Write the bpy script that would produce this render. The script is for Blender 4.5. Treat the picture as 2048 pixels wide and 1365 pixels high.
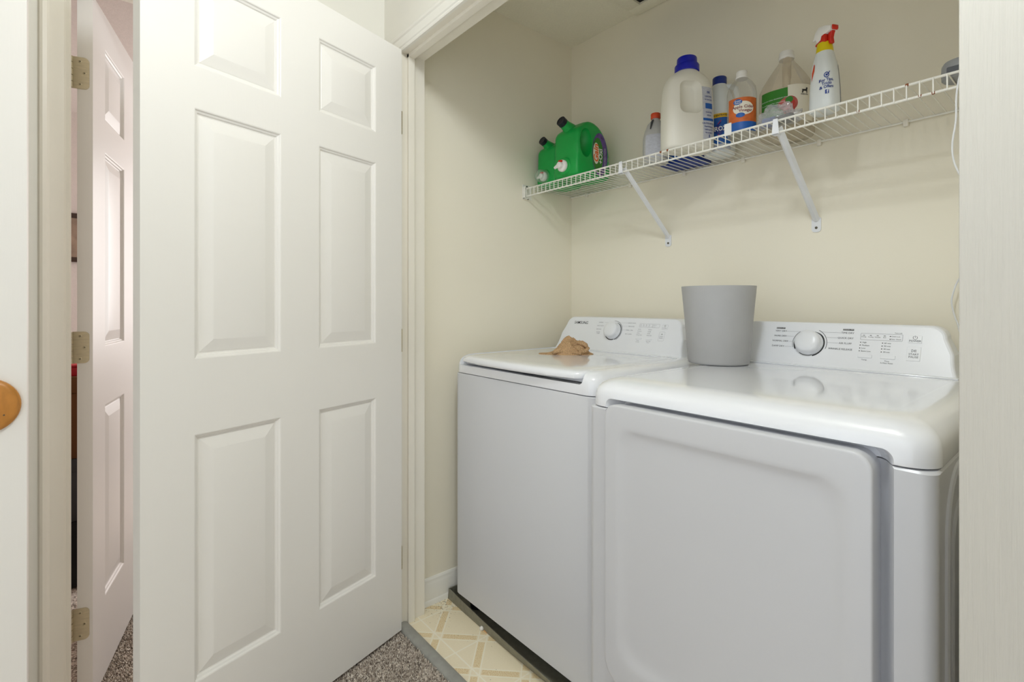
import bpy, bmesh, math, random
from mathutils import Vector, Matrix, noise

random.seed(7)
SC = bpy.context.scene
for o in list(bpy.data.objects):
    bpy.data.objects.remove(o, do_unlink=True)
COL = SC.collection

# ------------------------------------------------------------------ camera
cam_d = bpy.data.cameras.new('camera')
cam_d.sensor_fit = 'HORIZONTAL'
cam_d.sensor_width = 36.0
cam_d.lens = 1003.0 / 2048.0 * 36.0
cam_d.shift_y = -(682.5 - 607.0) / 2048.0
cam_d.clip_start = 0.02
cam = bpy.data.objects.new('camera', cam_d)
cam.location = (1.656, -1.768, 1.136)
cam.rotation_euler = (math.radians(90), 0, math.radians(49.9))
COL.objects.link(cam)
SC.camera = cam

# ------------------------------------------------------------------ world, view
W = bpy.data.worlds.new('world')
SC.world = W
W.use_nodes = True
W.node_tree.nodes['Background'].inputs[0].default_value = (0.905, 0.955, 1.0, 1)
W.node_tree.nodes['Background'].inputs[1].default_value = 1.1
SC.view_settings.view_transform = 'Standard'
SC.view_settings.look = 'None'
SC.view_settings.gamma = 1.0
SC.view_settings.use_curve_mapping = False
SC.view_settings.exposure = 0.1
SC.cycles.diffuse_bounces = 6
SC.cycles.max_bounces = 10

# ------------------------------------------------------------------ lights
HALL_LAMP = (1.30, -1.37, 2.26)
HALL_POWER = 23.5
ROOM_WINDOW_POWER = 30.0
def point_light(name, loc, power, color, radius):
    d = bpy.data.lights.new(name, 'POINT')
    d.energy = power
    d.color = color
    d.shadow_soft_size = radius
    o = bpy.data.objects.new(name, d)
    o.location = loc
    COL.objects.link(o)
    return o
def area_light(name, loc, rot, sx, sy, power, color):
    d = bpy.data.lights.new(name, 'AREA')
    d.shape = 'RECTANGLE'
    d.size = sx
    d.size_y = sy
    d.energy = power
    d.color = color
    o = bpy.data.objects.new(name, d)
    o.location = loc
    o.rotation_euler = rot
    COL.objects.link(o)
    return o
point_light('hall_lamp_bulb', HALL_LAMP, HALL_POWER, (0.89, 0.95, 1.0), 0.09)
# daylight coming through the window of the room beyond the end wall
area_light('room_window_daylight', (-1.9, -0.10, 1.45), (math.radians(90), 0, math.radians(180)), 1.1, 1.2, ROOM_WINDOW_POWER, (1.0, 0.98, 0.98))

# ------------------------------------------------------------------ helpers
WM = {}
def lin(c):
    r = []
    for v in c[:3]:
        v /= 255.0
        r.append(v / 12.92 if v <= 0.04045 else ((v + 0.055) / 1.055) ** 2.4)
    return (r[0], r[1], r[2], 1.0)

def mat(name, rgb, rough=0.5, spec=0.5, coat=0.0, metal=0.0, noise_s=None, noise_amt=0.05, bump=None, emit=None):
    m = bpy.data.materials.new(name)
    m.use_nodes = True
    nt = m.node_tree
    b = nt.nodes['Principled BSDF']
    c = lin(rgb)
    b.inputs['Base Color'].default_value = c
    b.inputs['Roughness'].default_value = rough
    b.inputs['Specular IOR Level'].default_value = spec
    b.inputs['Metallic'].default_value = metal
    b.inputs['Coat Weight'].default_value = coat
    b.inputs['Coat Roughness'].default_value = 0.06
    tc = None
    def coords(scale):
        nonlocal tc
        if tc is None:
            tc = nt.nodes.new('ShaderNodeTexCoord')
        mp = nt.nodes.new('ShaderNodeMapping')
        mp.inputs['Scale'].default_value = scale
        nt.links.new(tc.outputs['Object'], mp.inputs['Vector'])
        return mp.outputs['Vector']
    # every material carries a small procedural colour variation
    s = noise_s if noise_s else 9.0
    n = nt.nodes.new('ShaderNodeTexNoise')
    n.inputs['Scale'].default_value = 1.0
    n.inputs['Detail'].default_value = 4
    nt.links.new(coords((s, s, s) if not isinstance(s, tuple) else s), n.inputs['Vector'])
    rmp = nt.nodes.new('ShaderNodeMapRange')
    rmp.inputs['From Min'].default_value = 0.25
    rmp.inputs['From Max'].default_value = 0.75
    rmp.inputs['To Min'].default_value = 1 - noise_amt
    rmp.inputs['To Max'].default_value = 1 + noise_amt
    nt.links.new(n.outputs['Fac'], rmp.inputs['Value'])
    vm = nt.nodes.new('ShaderNodeVectorMath')
    vm.operation = 'SCALE'
    vm.inputs[0].default_value = c[:3]
    nt.links.new(rmp.outputs['Result'], vm.inputs['Scale'])
    nt.links.new(vm.outputs['Vector'], b.inputs['Base Color'])
    if bump:
        sc, st, dist = bump
        bn = nt.nodes.new('ShaderNodeTexNoise')
        bn.inputs['Scale'].default_value = 1.0
        bn.inputs['Detail'].default_value = 3
        nt.links.new(coords(sc if isinstance(sc, tuple) else (sc, sc, sc)), bn.inputs['Vector'])
        bp = nt.nodes.new('ShaderNodeBump')
        bp.inputs['Strength'].default_value = st
        bp.inputs['Distance'].default_value = dist
        nt.links.new(bn.outputs['Fac'], bp.inputs['Height'])
        nt.links.new(bp.outputs['Normal'], b.inputs['Normal'])
    if emit:
        b.inputs['Emission Color'].default_value = c
        b.inputs['Emission Strength'].default_value = emit
    return m

def film(name, rgb, opacity=0.25, rough=0.15):
    """clear plastic: mostly see-through, a little milky, with a glossy skin"""
    m = bpy.data.materials.new(name)
    m.use_nodes = True
    nt = m.node_tree
    nt.nodes.clear()
    out = nt.nodes.new('ShaderNodeOutputMaterial')
    tr = nt.nodes.new('ShaderNodeBsdfTransparent')
    df = nt.nodes.new('ShaderNodeBsdfDiffuse')
    gl = nt.nodes.new('ShaderNodeBsdfGlossy')
    gl.inputs['Roughness'].default_value = rough
    df.inputs['Color'].default_value = lin(rgb)
    tint = [0.86 + 0.14 * v for v in lin(rgb)[:3]]
    tr.inputs['Color'].default_value = (*tint, 1)
    lw = nt.nodes.new('ShaderNodeLayerWeight')
    lw.inputs['Blend'].default_value = 0.35
    nz = nt.nodes.new('ShaderNodeTexNoise')
    nz.inputs['Scale'].default_value = 30
    rg = nt.nodes.new('ShaderNodeMapRange')
    rg.inputs['To Min'].default_value = opacity * 0.7
    rg.inputs['To Max'].default_value = opacity * 1.3
    nt.links.new(nz.outputs['Fac'], rg.inputs['Value'])
    m1 = nt.nodes.new('ShaderNodeMixShader')
    nt.links.new(rg.outputs['Result'], m1.inputs['Fac'])
    nt.links.new(tr.outputs[0], m1.inputs[1])
    nt.links.new(df.outputs[0], m1.inputs[2])
    m2 = nt.nodes.new('ShaderNodeMixShader')
    mul = nt.nodes.new('ShaderNodeMath')
    mul.operation = 'MULTIPLY'
    mul.inputs[1].default_value = 0.45
    nt.links.new(lw.outputs['Fresnel'], mul.inputs[0])
    nt.links.new(mul.outputs[0], m2.inputs['Fac'])
    nt.links.new(m1.outputs[0], m2.inputs[1])
    nt.links.new(gl.outputs[0], m2.inputs[2])
    nt.links.new(m2.outputs[0], out.inputs['Surface'])
    return m

class MB:
    """collects shapes (world coordinates) and links them as ONE mesh object"""
    def __init__(s):
        s.v = []
        s.f = []
    def add(s, vs, fs):
        k = len(s.v)
        s.v += [Vector(p) for p in vs]
        s.f += [tuple(i + k for i in f) for f in fs]
        return s
    def box(s, x0, x1, y0, y1, z0, z1):
        return s.add([(x0, y0, z0), (x1, y0, z0), (x1, y1, z0), (x0, y1, z0), (x0, y0, z1), (x1, y0, z1), (x1, y1, z1), (x0, y1, z1)],
                     [(0, 3, 2, 1), (4, 5, 6, 7), (0, 1, 5, 4), (1, 2, 6, 5), (2, 3, 7, 6), (3, 0, 4, 7)])
    def loft(s, rings, cap0=True, cap1=True):
        n = len(rings[0])
        vs = [p for r in rings for p in r]
        fs = []
        for k in range(len(rings) - 1):
            for i in range(n):
                j = (i + 1) % n
                fs.append((k * n + i, k * n + j, (k + 1) * n + j, (k + 1) * n + i))
        if cap0:
            fs.append(tuple(reversed(range(n))))
        if cap1:
            fs.append(tuple(range((len(rings) - 1) * n, len(rings) * n)))
        return s.add(vs, fs)
    def tube(s, path, r, n=8, closed=False):
        P = [Vector(p) for p in path]
        rings = []
        up = None
        m = len(P)
        for i, p in enumerate(P):
            if closed:
                d = (P[(i + 1) % m] - P[i - 1]).normalized()
            else:
                d = (P[min(i + 1, m - 1)] - P[max(i - 1, 0)]).normalized()
            if up is None:
                up = Vector((0, 0, 1)) if abs(d.z) < 0.9 else Vector((1, 0, 0))
            a = d.cross(up).normalized()
            up = a.cross(d).normalized()
            rr = r[i] if isinstance(r, (list, tuple)) else r
            rings.append([p + a * (rr * math.cos(2 * math.pi * k / n)) + up * (rr * math.sin(2 * math.pi * k / n)) for k in range(n)])
        if closed:
            rings.append(rings[0])
            return s.loft(rings, False, False)
        return s.loft(rings)
    def lathe(s, prof, c=(0, 0, 0), n=24, axis=None, up=None):
        """prof: list of (r, h); axis: direction of h"""
        ax = Vector(axis).normalized() if axis else Vector((0, 0, 1))
        a = ax.orthogonal().normalized() if abs(ax.z) < 0.999 else Vector((1, 0, 0))
        b = ax.cross(a).normalized()
        c = Vector(c)
        rings = [[c + ax * h + a * (r * math.cos(2 * math.pi * k / n)) + b * (r * math.sin(2 * math.pi * k / n)) for k in range(n)] for r, h in prof]
        return s.loft(rings)
    def prism(s, poly, fn0, fn1):
        """poly 2D points, fn0/fn1 map a 2D point to the two end caps"""
        return s.loft([[fn0(*p) for p in poly], [fn1(*p) for p in poly]])
    def patch(s, nu, nv, fn):
        vs = [fn(i / nu, j / nv) for j in range(nv + 1) for i in range(nu + 1)]
        fs = [(j * (nu + 1) + i, j * (nu + 1) + i + 1, (j + 1) * (nu + 1) + i + 1, (j + 1) * (nu + 1) + i) for j in range(nv) for i in range(nu)]
        return s.add(vs, fs)
    def mesh(s, name, M=None, bevel=None, sharp=35, recalc=True, bev_angle=30, weld=False):
        bm = bmesh.new()
        vv = [bm.verts.new(p) for p in s.v]
        for f in s.f:
            try:
                bm.faces.new([vv[i] for i in f])
            except ValueError:
                pass
        if weld:
            bmesh.ops.remove_doubles(bm, verts=bm.verts, dist=1e-5)
        if recalc:
            bmesh.ops.recalc_face_normals(bm, faces=bm.faces)
        if bevel:
            es = [e for e in bm.edges if len(e.link_faces) == 2 and e.calc_face_angle(0) > math.radians(bev_angle)]
            bmesh.ops.bevel(bm, geom=es, offset=bevel[0], segments=bevel[1], affect='EDGES', clamp_overlap=True, profile=0.5)
        if M is not None:
            bmesh.ops.transform(bm, matrix=M, verts=bm.verts)
        finish(bm, sharp)
        me = bpy.data.meshes.new(name)
        bm.to_mesh(me)
        bm.free()
        return me
    def build(s, name, m, parent=None, bevel=None, sharp=35, local=False, recalc=True, bev_angle=30, weld=False):
        inv = None
        if parent is not None and not local:
            inv = WM[parent].inverted()
        me = s.mesh(name, inv, bevel, sharp, recalc, bev_angle, weld)
        return link(name, me, m, parent)

def finish(bm, sharp):
    for f in bm.faces:
        f.smooth = True
    for e in bm.edges:
        e.smooth = not (len(e.link_faces) == 2 and e.calc_face_angle(0) > math.radians(sharp))

def link(name, me, m, parent=None, loc=None):
    if m is not None and len(me.materials) == 0:
        me.materials.append(m)
    o = bpy.data.objects.new(name, me)
    COL.objects.link(o)
    if parent is not None:
        o.parent = parent
        WM[o] = WM[parent].copy()
    else:
        WM[o] = Matrix.Identity(4)
    if loc is not None:
        o.location = loc
    return o

def mark_print():
    for o in bpy.data.objects:
        if o.parent is not None and any(t in o.name for t in ('print', 'lettering', 'leader_lines', 'emblem')) and not o.name.startswith(('apple_print', 'side_print', 'leaf_print', 'print')):
            o['kind'] = 'stuff'
def tag(o, label, cat=None, group=None, kind=None):
    o['label'] = label
    if cat: o['category'] = cat
    if group: o['group'] = group
    if kind: o['kind'] = kind
    return o
def struct(o, label, cat):
    return tag(o, label, cat, kind='structure')
def thing(name, loc, label, cat, group=None, rz=0.0, kind=None, ry=0.0):
    o = bpy.data.objects.new(name, None)
    o.empty_display_size = 0.05
    o.location = loc
    o.rotation_euler = (0, ry, rz)
    COL.objects.link(o)
    WM[o] = Matrix.Translation(loc) @ Matrix.Rotation(rz, 4, 'Z') @ Matrix.Rotation(ry, 4, 'Y')
    return tag(o, label, cat, group, kind)

def boolean(o, cutters, sharp=35):
    """subtract MB shapes (world coordinates) from the mesh object o"""
    inv = WM[o].inverted()
    tmp = []
    for c in cutters:
        me = c.mesh('cut', inv)
        t = bpy.data.objects.new('cut', me)
        COL.objects.link(t)
        t.matrix_world = WM[o]
        md = o.modifiers.new('b', 'BOOLEAN')
        md.operation = 'DIFFERENCE'
        md.solver = 'EXACT'
        md.object = t
        tmp.append(t)
    bpy.context.view_layer.update()
    dg = bpy.context.evaluated_depsgraph_get()
    me = bpy.data.meshes.new_from_object(o.evaluated_get(dg))
    o.modifiers.clear()
    mats = [m for m in o.data.materials]
    bm = bmesh.new()
    bm.from_mesh(me)
    finish(bm, sharp)
    bm.to_mesh(me)
    bm.free()
    me.materials.clear()
    me.materials.append(mats[0])
    for p in me.polygons:
        p.material_index = 0
    o.data = me
    for t in tmp:
        bpy.data.objects.remove(t, do_unlink=True)

def rr(x0, x1, y0, y1, r, n=6):
    """rounded rectangle, counter-clockwise; r one radius or (bl, br, tr, tl)"""
    if not isinstance(r, (list, tuple)):
        r = (r, r, r, r)
    pts = []
    for cx, cy, a0, q in ((x0, y0, 180, r[0]), (x1, y0, 270, r[1]), (x1, y1, 0, r[2]), (x0, y1, 90, r[3])):
        ox = cx + q if cx == x0 else cx - q
        oy = cy + q if cy == y0 else cy - q
        for k in range(n + 1):
            a = math.radians(a0 + 90 * k / n)
            pts.append((ox + q * math.cos(a), oy + q * math.sin(a)))
    return pts
def sup(cx, cy, z, a, b, e=2.6, n=36, rot=0.0):
    """superellipse ring"""
    out = []
    for k in range(n):
        t = 2 * math.pi * k / n
        c, s_ = math.cos(t), math.sin(t)
        x = a * math.copysign(abs(c) ** (2 / e), c)
        y = b * math.copysign(abs(s_) ** (2 / e), s_)
        out.append((cx + x * math.cos(rot) - y * math.sin(rot), cy + x * math.sin(rot) + y * math.cos(rot), z))
    return out

_txt = {}
def text_geo(body, size, align='CENTER', bold=0.0, shear=0.0):
    key = (body, align, bold, shear)
    if key not in _txt:
        cu = bpy.data.curves.new('t', 'FONT')
        cu.body = body
        cu.size = 1.0
        cu.align_x = align
        cu.align_y = 'CENTER'
        cu.resolution_u = 2
        cu.offset = bold
        cu.shear = shear
        o = bpy.data.objects.new('t', cu)
        COL.objects.link(o)
        bpy.context.view_layer.update()
        dg = bpy.context.evaluated_depsgraph_get()
        me = bpy.data.meshes.new_from_object(o.evaluated_get(dg))
        _txt[key] = ([(v.co.x, v.co.y) for v in me.vertices], [tuple(p.vertices) for p in me.polygons])
        bpy.data.objects.remove(o, do_unlink=True)
        bpy.data.meshes.remove(me)
        bpy.data.curves.remove(cu)
    vs, fs = _txt[key]
    return [(x * size, y * size) for x, y in vs], fs
def put_text(mb, body, size, fn, align='CENTER', bold=0.0, sx=1.0, shear=0.0):
    """fn maps flat text coordinates onto a surface"""
    vs, fs = text_geo(body, size, align, bold, shear)
    mb.add([fn(x * sx, y) for x, y in vs], fs)

# ------------------------------------------------------------------ materials
M_door = mat('white_door_paint', (237, 234, 229), 0.38, bump=((260, 260, 14), 0.10, 0.001), noise_s=1.5, noise_amt=0.015)
M_doorpink = mat('warm_white_door_paint', (236, 234, 232), 0.35, bump=((260, 260, 14), 0.10, 0.001), noise_s=2, noise_amt=0.015)
M_trim = mat('white_trim_paint', (238, 236, 229), 0.32, noise_s=3, noise_amt=0.015)
M_trimold = mat('aged_trim_paint', (236, 231, 219), 0.32, noise_s=4, noise_amt=0.03)
M_wall = mat('cream_closet_wall_paint', (240, 234, 217), 0.6, spec=0.3, bump=(180, 0.12, 0.001), noise_s=2, noise_amt=0.015)
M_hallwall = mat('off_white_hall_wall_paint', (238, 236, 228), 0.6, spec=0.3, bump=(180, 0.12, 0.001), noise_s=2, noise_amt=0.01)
M_ceil = mat('textured_ceiling_paint', (238, 233, 216), 0.8, spec=0.2, bump=(150, 0.5, 0.003), noise_s=150, noise_amt=0.04)
M_pink = mat('pinkish_room_paint', (214, 204, 198), 0.75, spec=0.2, bump=(120, 0.4, 0.002), noise_s=60, noise_amt=0.03)
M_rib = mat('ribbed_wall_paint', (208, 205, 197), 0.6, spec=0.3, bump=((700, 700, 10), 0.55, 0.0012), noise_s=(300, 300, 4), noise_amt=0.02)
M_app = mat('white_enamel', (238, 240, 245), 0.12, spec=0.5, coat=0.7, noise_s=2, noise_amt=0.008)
M_appsat = mat('shaded_white_satin_steel', (207, 208, 212), 0.30, spec=0.5, noise_s=2, noise_amt=0.008)  # white darkened to put the fronts' dimmer light into the colour
M_panel = mat('white_control_plastic', (238, 240, 245), 0.28, spec=0.5, noise_s=3, noise_amt=0.006)
M_print = mat('dark_grey_print', (62, 62, 70), 0.6)
M_printlt = mat('light_grey_print', (140, 142, 150), 0.6)
M_ink = mat('black_print', (22, 22, 26), 0.5)
M_white = mat('white_print', (240, 240, 240), 0.5)
M_brass = mat('brushed_nickel_brass', (204, 194, 168), 0.36, metal=0.6, noise_s=(40, 40, 220), noise_amt=0.10)
M_screw = mat('dark_screw_steel', (92, 88, 76), 0.4, metal=0.8)
M_galv = mat('dusty_galvanised_steel', (138, 136, 122), 0.55, metal=0.35, noise_s=60, noise_amt=0.16)
M_dark = mat('black_plastic', (20, 20, 21), 0.7)  # even near-black colour for feet, hatch panel and case
M_wire = mat('white_vinyl_coated_wire', (236, 234, 226), 0.4, noise_s=40, noise_amt=0.05)
M_rust = mat('rust_spots', (140, 80, 45), 0.8)
M_brace = mat('white_coated_steel', (232, 234, 238), 0.4)
M_bucket = mat('matt_grey_plastic', (172, 172, 173), 0.55, bump=(400, 0.05, 0.0005), noise_s=30, noise_amt=0.02)
M_green = mat('bright_green_plastic', (16, 166, 72), 0.38, spec=0.45, noise_s=6, noise_amt=0.03)
M_black = mat('navy_black_cap', (18, 20, 34), 0.45)
M_whitecap = mat('white_plastic', (238, 236, 232), 0.4)
M_red = mat('red_plastic', (206, 38, 18), 0.4)
M_orangered = mat('orange_red_cap', (214, 74, 34), 0.45)
M_yellow = mat('yellow_shrink_band', (228, 206, 8), 0.45)
M_blue = mat('royal_blue_cap', (14, 26, 170), 0.4)
M_navy = mat('navy_blue_cap', (16, 46, 128), 0.4)
M_milk = mat('milky_white_plastic', (236, 233, 222), 0.42, spec=0.4, noise_s=8, noise_amt=0.015)
M_bleach = mat('pale_bleach_plastic', (224, 228, 228), 0.42, spec=0.4, noise_s=12, noise_amt=0.02)
M_lblue = mat('label_blue', (26, 92, 176), 0.45)
M_dblue = mat('label_deep_blue', (14, 52, 140), 0.45)
M_lred = mat('label_red', (196, 28, 44), 0.45)
M_lyel = mat('label_yellow', (236, 190, 40), 0.45)
M_lorange = mat('label_orange', (206, 104, 44), 0.5, noise_s=60, noise_amt=0.15)
M_lcream = mat('label_cream', (236, 230, 214), 0.5)
M_lgreen = mat('label_green', (50, 132, 34), 0.5)
M_maroon = mat('label_maroon', (130, 34, 40), 0.5)
M_lpurple = mat('label_purple', (96, 72, 138), 0.5, noise_s=70, noise_amt=0.5)
M_lgrey = mat('label_grey_print', (196, 198, 208), 0.5, noise_s=(90, 90, 500), noise_amt=0.14)
M_orange = mat('bright_orange_print', (236, 110, 34), 0.5)
M_apple = mat('apple_print', (186, 92, 82), 0.5, noise_s=50, noise_amt=0.25)
M_applered = mat('red_apple_print', (190, 52, 40), 0.5, noise_s=50, noise_amt=0.2)
M_lgreyplast = mat('grey_translucent_plastic', (188, 188, 186), 0.35, noise_s=(30, 30, 140), noise_amt=0.06)
M_devgrey = mat('grey_device_plastic', (150, 152, 154), 0.5)
M_devdark = mat('dark_device_plastic', (70, 72, 76), 0.5)
M_cord = mat('white_cord_rubber', (228, 230, 232), 0.45)
M_clear = film('clear_plastic', (232, 230, 222), 0.16)
M_clearwarm = film('clear_warm_plastic', (244, 230, 208), 0.16)
M_bag = film('clear_bag_film', (226, 226, 226), 0.30, 0.1)
M_cup = film('clear_cup_plastic', (226, 240, 230), 0.20)
M_woodknob = mat('honey_oak', (190, 128, 56), 0.32, noise_s=(60, 240, 22), noise_amt=0.22)
M_woodlt = mat('pale_turned_wood', (222, 164, 104), 0.32, noise_s=(60, 60, 30), noise_amt=0.08)
M_dkwood = mat('dark_frame_wood', (58, 40, 30), 0.5, noise_s=(20, 20, 120), noise_amt=0.2)
M_thresh = mat('grey_threshold_vinyl', (156, 156, 150), 0.5, noise_s=40, noise_amt=0.12)
M_lampmetal = mat('lamp_base_metal', (200, 196, 186), 0.4, metal=0.6)
M_lampglass = film('lamp_glass', (250, 246, 235), 0.12)

def rag_material():
    m = mat('tan_waffle_knit', (230, 190, 146), 0.9, spec=0.1, noise_s=40, noise_amt=0.08)
    nt = m.node_tree
    b = nt.nodes['Principled BSDF']
    tc = nt.nodes.new('ShaderNodeTexCoord')
    vo = nt.nodes.new('ShaderNodeTexVoronoi')
    vo.inputs['Scale'].default_value = 300
    vo.inputs['Randomness'].default_value = 0.35
    nt.links.new(tc.outputs['Object'], vo.inputs['Vector'])
    bp = nt.nodes.new('ShaderNodeBump')
    bp.inputs['Strength'].default_value = 1.0
    bp.inputs['Distance'].default_value = 0.003
    bp.invert = True
    src = b.inputs['Base Color'].links[0].from_socket
    mr = nt.nodes.new('ShaderNodeMapRange')
    mr.inputs['From Min'].default_value = 0.25
    mr.inputs['From Max'].default_value = 0.65
    mr.inputs['To Min'].default_value = 1.0
    mr.inputs['To Max'].default_value = 0.6
    nt.links.new(vo.outputs['Distance'], mr.inputs['Value'])  # shade in the pits of the weave painted into the colour
    vs_ = nt.nodes.new('ShaderNodeVectorMath')
    vs_.operation = 'SCALE'
    nt.links.new(src, vs_.inputs[0])
    nt.links.new(mr.outputs['Result'], vs_.inputs['Scale'])
    nt.links.new(vs_.outputs['Vector'], b.inputs['Base Color'])
    nt.links.new(vo.outputs['Distance'], bp.inputs['Height'])
    nt.links.new(bp.outputs['Normal'], b.inputs['Normal'])
    return m
M_rag = rag_material()

def vinyl_material():
    """printed sheet vinyl: diamond lattice of tan speckled bars with pale outlines, alternate diamonds crossed"""
    m = bpy.data.materials.new('printed_sheet_vinyl')
    m.use_nodes = True
    nt = m.node_tree
    b = nt.nodes['Principled BSDF']
    b.inputs['Roughness'].default_value = 0.35
    L = nt.links.new
    def math_(op, a, c=None, d=None):
        n = nt.nodes.new('ShaderNodeMath')
        n.operation = op
        for i, q in enumerate((a, c, d)):
            if q is None: continue
            if isinstance(q, (int, float)): n.inputs[i].default_value = q
            else: L(q, n.inputs[i])
        return n.outputs[0]
    tc = nt.nodes.new('ShaderNodeTexCoord')
    sp = nt.nodes.new('ShaderNodeSeparateXYZ')
    L(tc.outputs['Object'], sp.inputs[0])
    px = math_('SUBTRACT', sp.outputs[0], 0.182)
    py = math_('ADD', sp.outputs[1], 0.860)
    a = math_('DIVIDE', math_('ADD', px, py), 0.22)
    c = math_('DIVIDE', math_('SUBTRACT', px, py), 0.22)
    def near(q):   # distance to nearest integer, 0..0.5
        return math_('ABSOLUTE', math_('SUBTRACT', q, math_('ROUND', q)))
    da, dc = near(a), near(c)
    def lt(q, v): return math_('LESS_THAN', q, v)
    def gt(q, v): return math_('GREATER_THAN', q, v)
    barA = math_('MULTIPLY', lt(da, 0.068), gt(dc, 0.13))
    barC = math_('MULTIPLY', lt(dc, 0.068), gt(da, 0.13))
    bar = math_('MAXIMUM', barA, barC)
    linA = math_('MULTIPLY', gt(da, 0.080), lt(da, 0.102))
    linC = math_('MULTIPLY', gt(dc, 0.080), lt(dc, 0.102))
    line = math_('MAXIMUM', linA, linC)
    # crosses in alternate diamonds
    par = math_('ABSOLUTE', math_('MODULO', math_('ADD', math_('FLOOR', a), math_('FLOOR', c)), 2.0))
    fa, fc = math_('FRACT', a), math_('FRACT', c)
    x1 = lt(math_('ABSOLUTE', math_('SUBTRACT', fa, fc)), 0.022)
    x2 = lt(math_('ABSOLUTE', math_('SUBTRACT', math_('ADD', fa, fc), 1.0)), 0.022)
    cross = math_('MULTIPLY', math_('MAXIMUM', x1, x2), lt(par, 0.5))
    line = math_('MULTIPLY', math_('MAXIMUM', line, cross), math_('SUBTRACT', 1.0, bar))
    def mix(f, c1, c2):
        n = nt.nodes.new('ShaderNodeMix')
        n.data_type = 'RGBA'
        L(f, n.inputs['Factor']) if not isinstance(f, float) else None
        for i, q in ((6, c1), (7, c2)):
            if isinstance(q, tuple): n.inputs[i].default_value = q
            else: L(q, n.inputs[i])
        return n.outputs[2]
    nz = nt.nodes.new('ShaderNodeTexNoise')
    nz.inputs['Scale'].default_value = 420
    L(tc.outputs['Object'], nz.inputs['Vector'])
    nz2 = nt.nodes.new('ShaderNodeTexNoise')
    nz2.inputs['Scale'].default_value = 200
    L(tc.outputs['Object'], nz2.inputs['Vector'])
    spk = gt(nz.outputs['Fac'], 0.47)
    base = mix(math_('MULTIPLY', nz2.outputs['Fac'], 0.6), lin((250, 239, 212)), lin((240, 226, 194)))
    barcol = mix(spk, lin((248, 236, 204)), lin((226, 200, 150)))
    col = mix(bar, base, barcol)
    col = mix(line, col, lin((253, 246, 226)))
    # grime with its own shape, gathered along the left jamb corner
    nz3 = nt.nodes.new('ShaderNodeTexNoise')
    nz3.inputs['Scale'].default_value = 130
    nz3.inputs['Detail'].default_value = 5
    L(tc.outputs['Object'], nz3.inputs['Vector'])
    dx = math_('SUBTRACT', sp.outputs[0], 0.03)
    dy = math_('ADD', sp.outputs[1], 0.75)
    dist = math_('SQRT', math_('ADD', math_('MULTIPLY', dx, dx), math_('MULTIPLY', dy, dy)))
    amt = math_('SUBTRACT', 0.72, math_('SUBTRACT', 0.16, math_('MINIMUM', math_('MULTIPLY', dist, 1.0), 0.16)))
    dirt = math_('MULTIPLY', gt(nz3.outputs['Fac'], amt), 0.6)
    col = mix(dirt, col, lin((112, 96, 70)))
    L(col, b.inputs['Base Color'])
    return m
M_vinyl = vinyl_material()

def carpet_material():
    m = bpy.data.materials.new('brown_flecked_carpet')
    m.use_nodes = True
    nt = m.node_tree
    b = nt.nodes['Principled BSDF']
    b.inputs['Roughness'].default_value = 0.95
    b.inputs['Specular IOR Level'].default_value = 0.1
    tc = nt.nodes.new('ShaderNodeTexCoord')
    vo = nt.nodes.new('ShaderNodeTexVoronoi')
    vo.inputs['Scale'].default_value = 190
    nt.links.new(tc.outputs['Object'], vo.inputs['Vector'])
    sp = nt.nodes.new('ShaderNodeSeparateColor')
    nt.links.new(vo.outputs['Color'], sp.inputs[0])
    cr = nt.nodes.new('ShaderNodeValToRGB')
    e = cr.color_ramp.elements
    e[0].position = 0.0; e[0].color = lin((122, 110, 100))
    e[1].position = 1.0; e[1].color = lin((250, 240, 228))
    k = e.new(0.45); k.color = lin((196, 182, 168))
    nt.links.new(sp.outputs[0], cr.inputs[0])
    nt.links.new(cr.outputs[0], b.inputs['Base Color'])
    return m
M_carpet = carpet_material()

# ================================================================== SETTING
CEIL = 2.36
# floors
struct(MB().box(0.0, 1.56, -0.925, 0.0, -0.02, 0.0).build('floor', M_vinyl), 'cream sheet vinyl closet floor printed with tan diamond lattice', 'floor')
struct(MB().box(-2.6, 3.2, -2.75, -0.925, -0.03, -0.006).box(-2.6, -0.09, -0.925, 0.0, -0.03, -0.006).build('floor_carpet', M_carpet), 'brown flecked carpet floor of the hall and room', 'floor')
# ceilings
struct(MB().box(-0.09, 3.2, -2.75, 0.0, CEIL, CEIL + 0.03).build('ceiling', M_ceil), 'cream textured ceiling above the laundry closet', 'ceiling')
struct(MB().box(-2.6, -0.20, -2.75, 0.0, CEIL, CEIL + 0.03).build('ceiling_room', M_pink), 'pinkish textured ceiling of the room behind the open door', 'ceiling')
# closet walls
struct(MB().box(-0.09, 0.0, -0.8325, 0.0, 0.0, CEIL).build('wall_left', M_wall), 'cream left side wall of the laundry closet', 'wall')
struct(MB().box(-0.09, 1.70, 0.0, 0.08, 0.0, CEIL).build('wall_back', M_wall), 'cream back wall of the laundry closet behind the shelf', 'wall')
struct(MB().box(1.56, 1.70, -0.8325, 0.0, 0.0, CEIL).build('wall_right', M_wall), 'cream right side wall of the closet beside the dryer', 'wall')
OPX0, OPX1, OPZ = 0.049, 1.534, 2.022
struct(MB().box(-0.09, OPX0 - 0.018, -0.923, -0.8325, 0, CEIL).box(OPX0 - 0.018, OPX1, -0.923, -0.8325, OPZ + 0.018, CEIL).build('wall_front', M_hallwall), 'off white hall wall around the closet opening', 'wall')
struct(MB().box(OPX1, 3.2, -0.923, -0.8325, 0, CEIL).build('wall_front_right', M_rib, bevel=(0.0025, 2)), 'off white wall with fine vertical ribs at right edge of the photo', 'wall')
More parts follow.
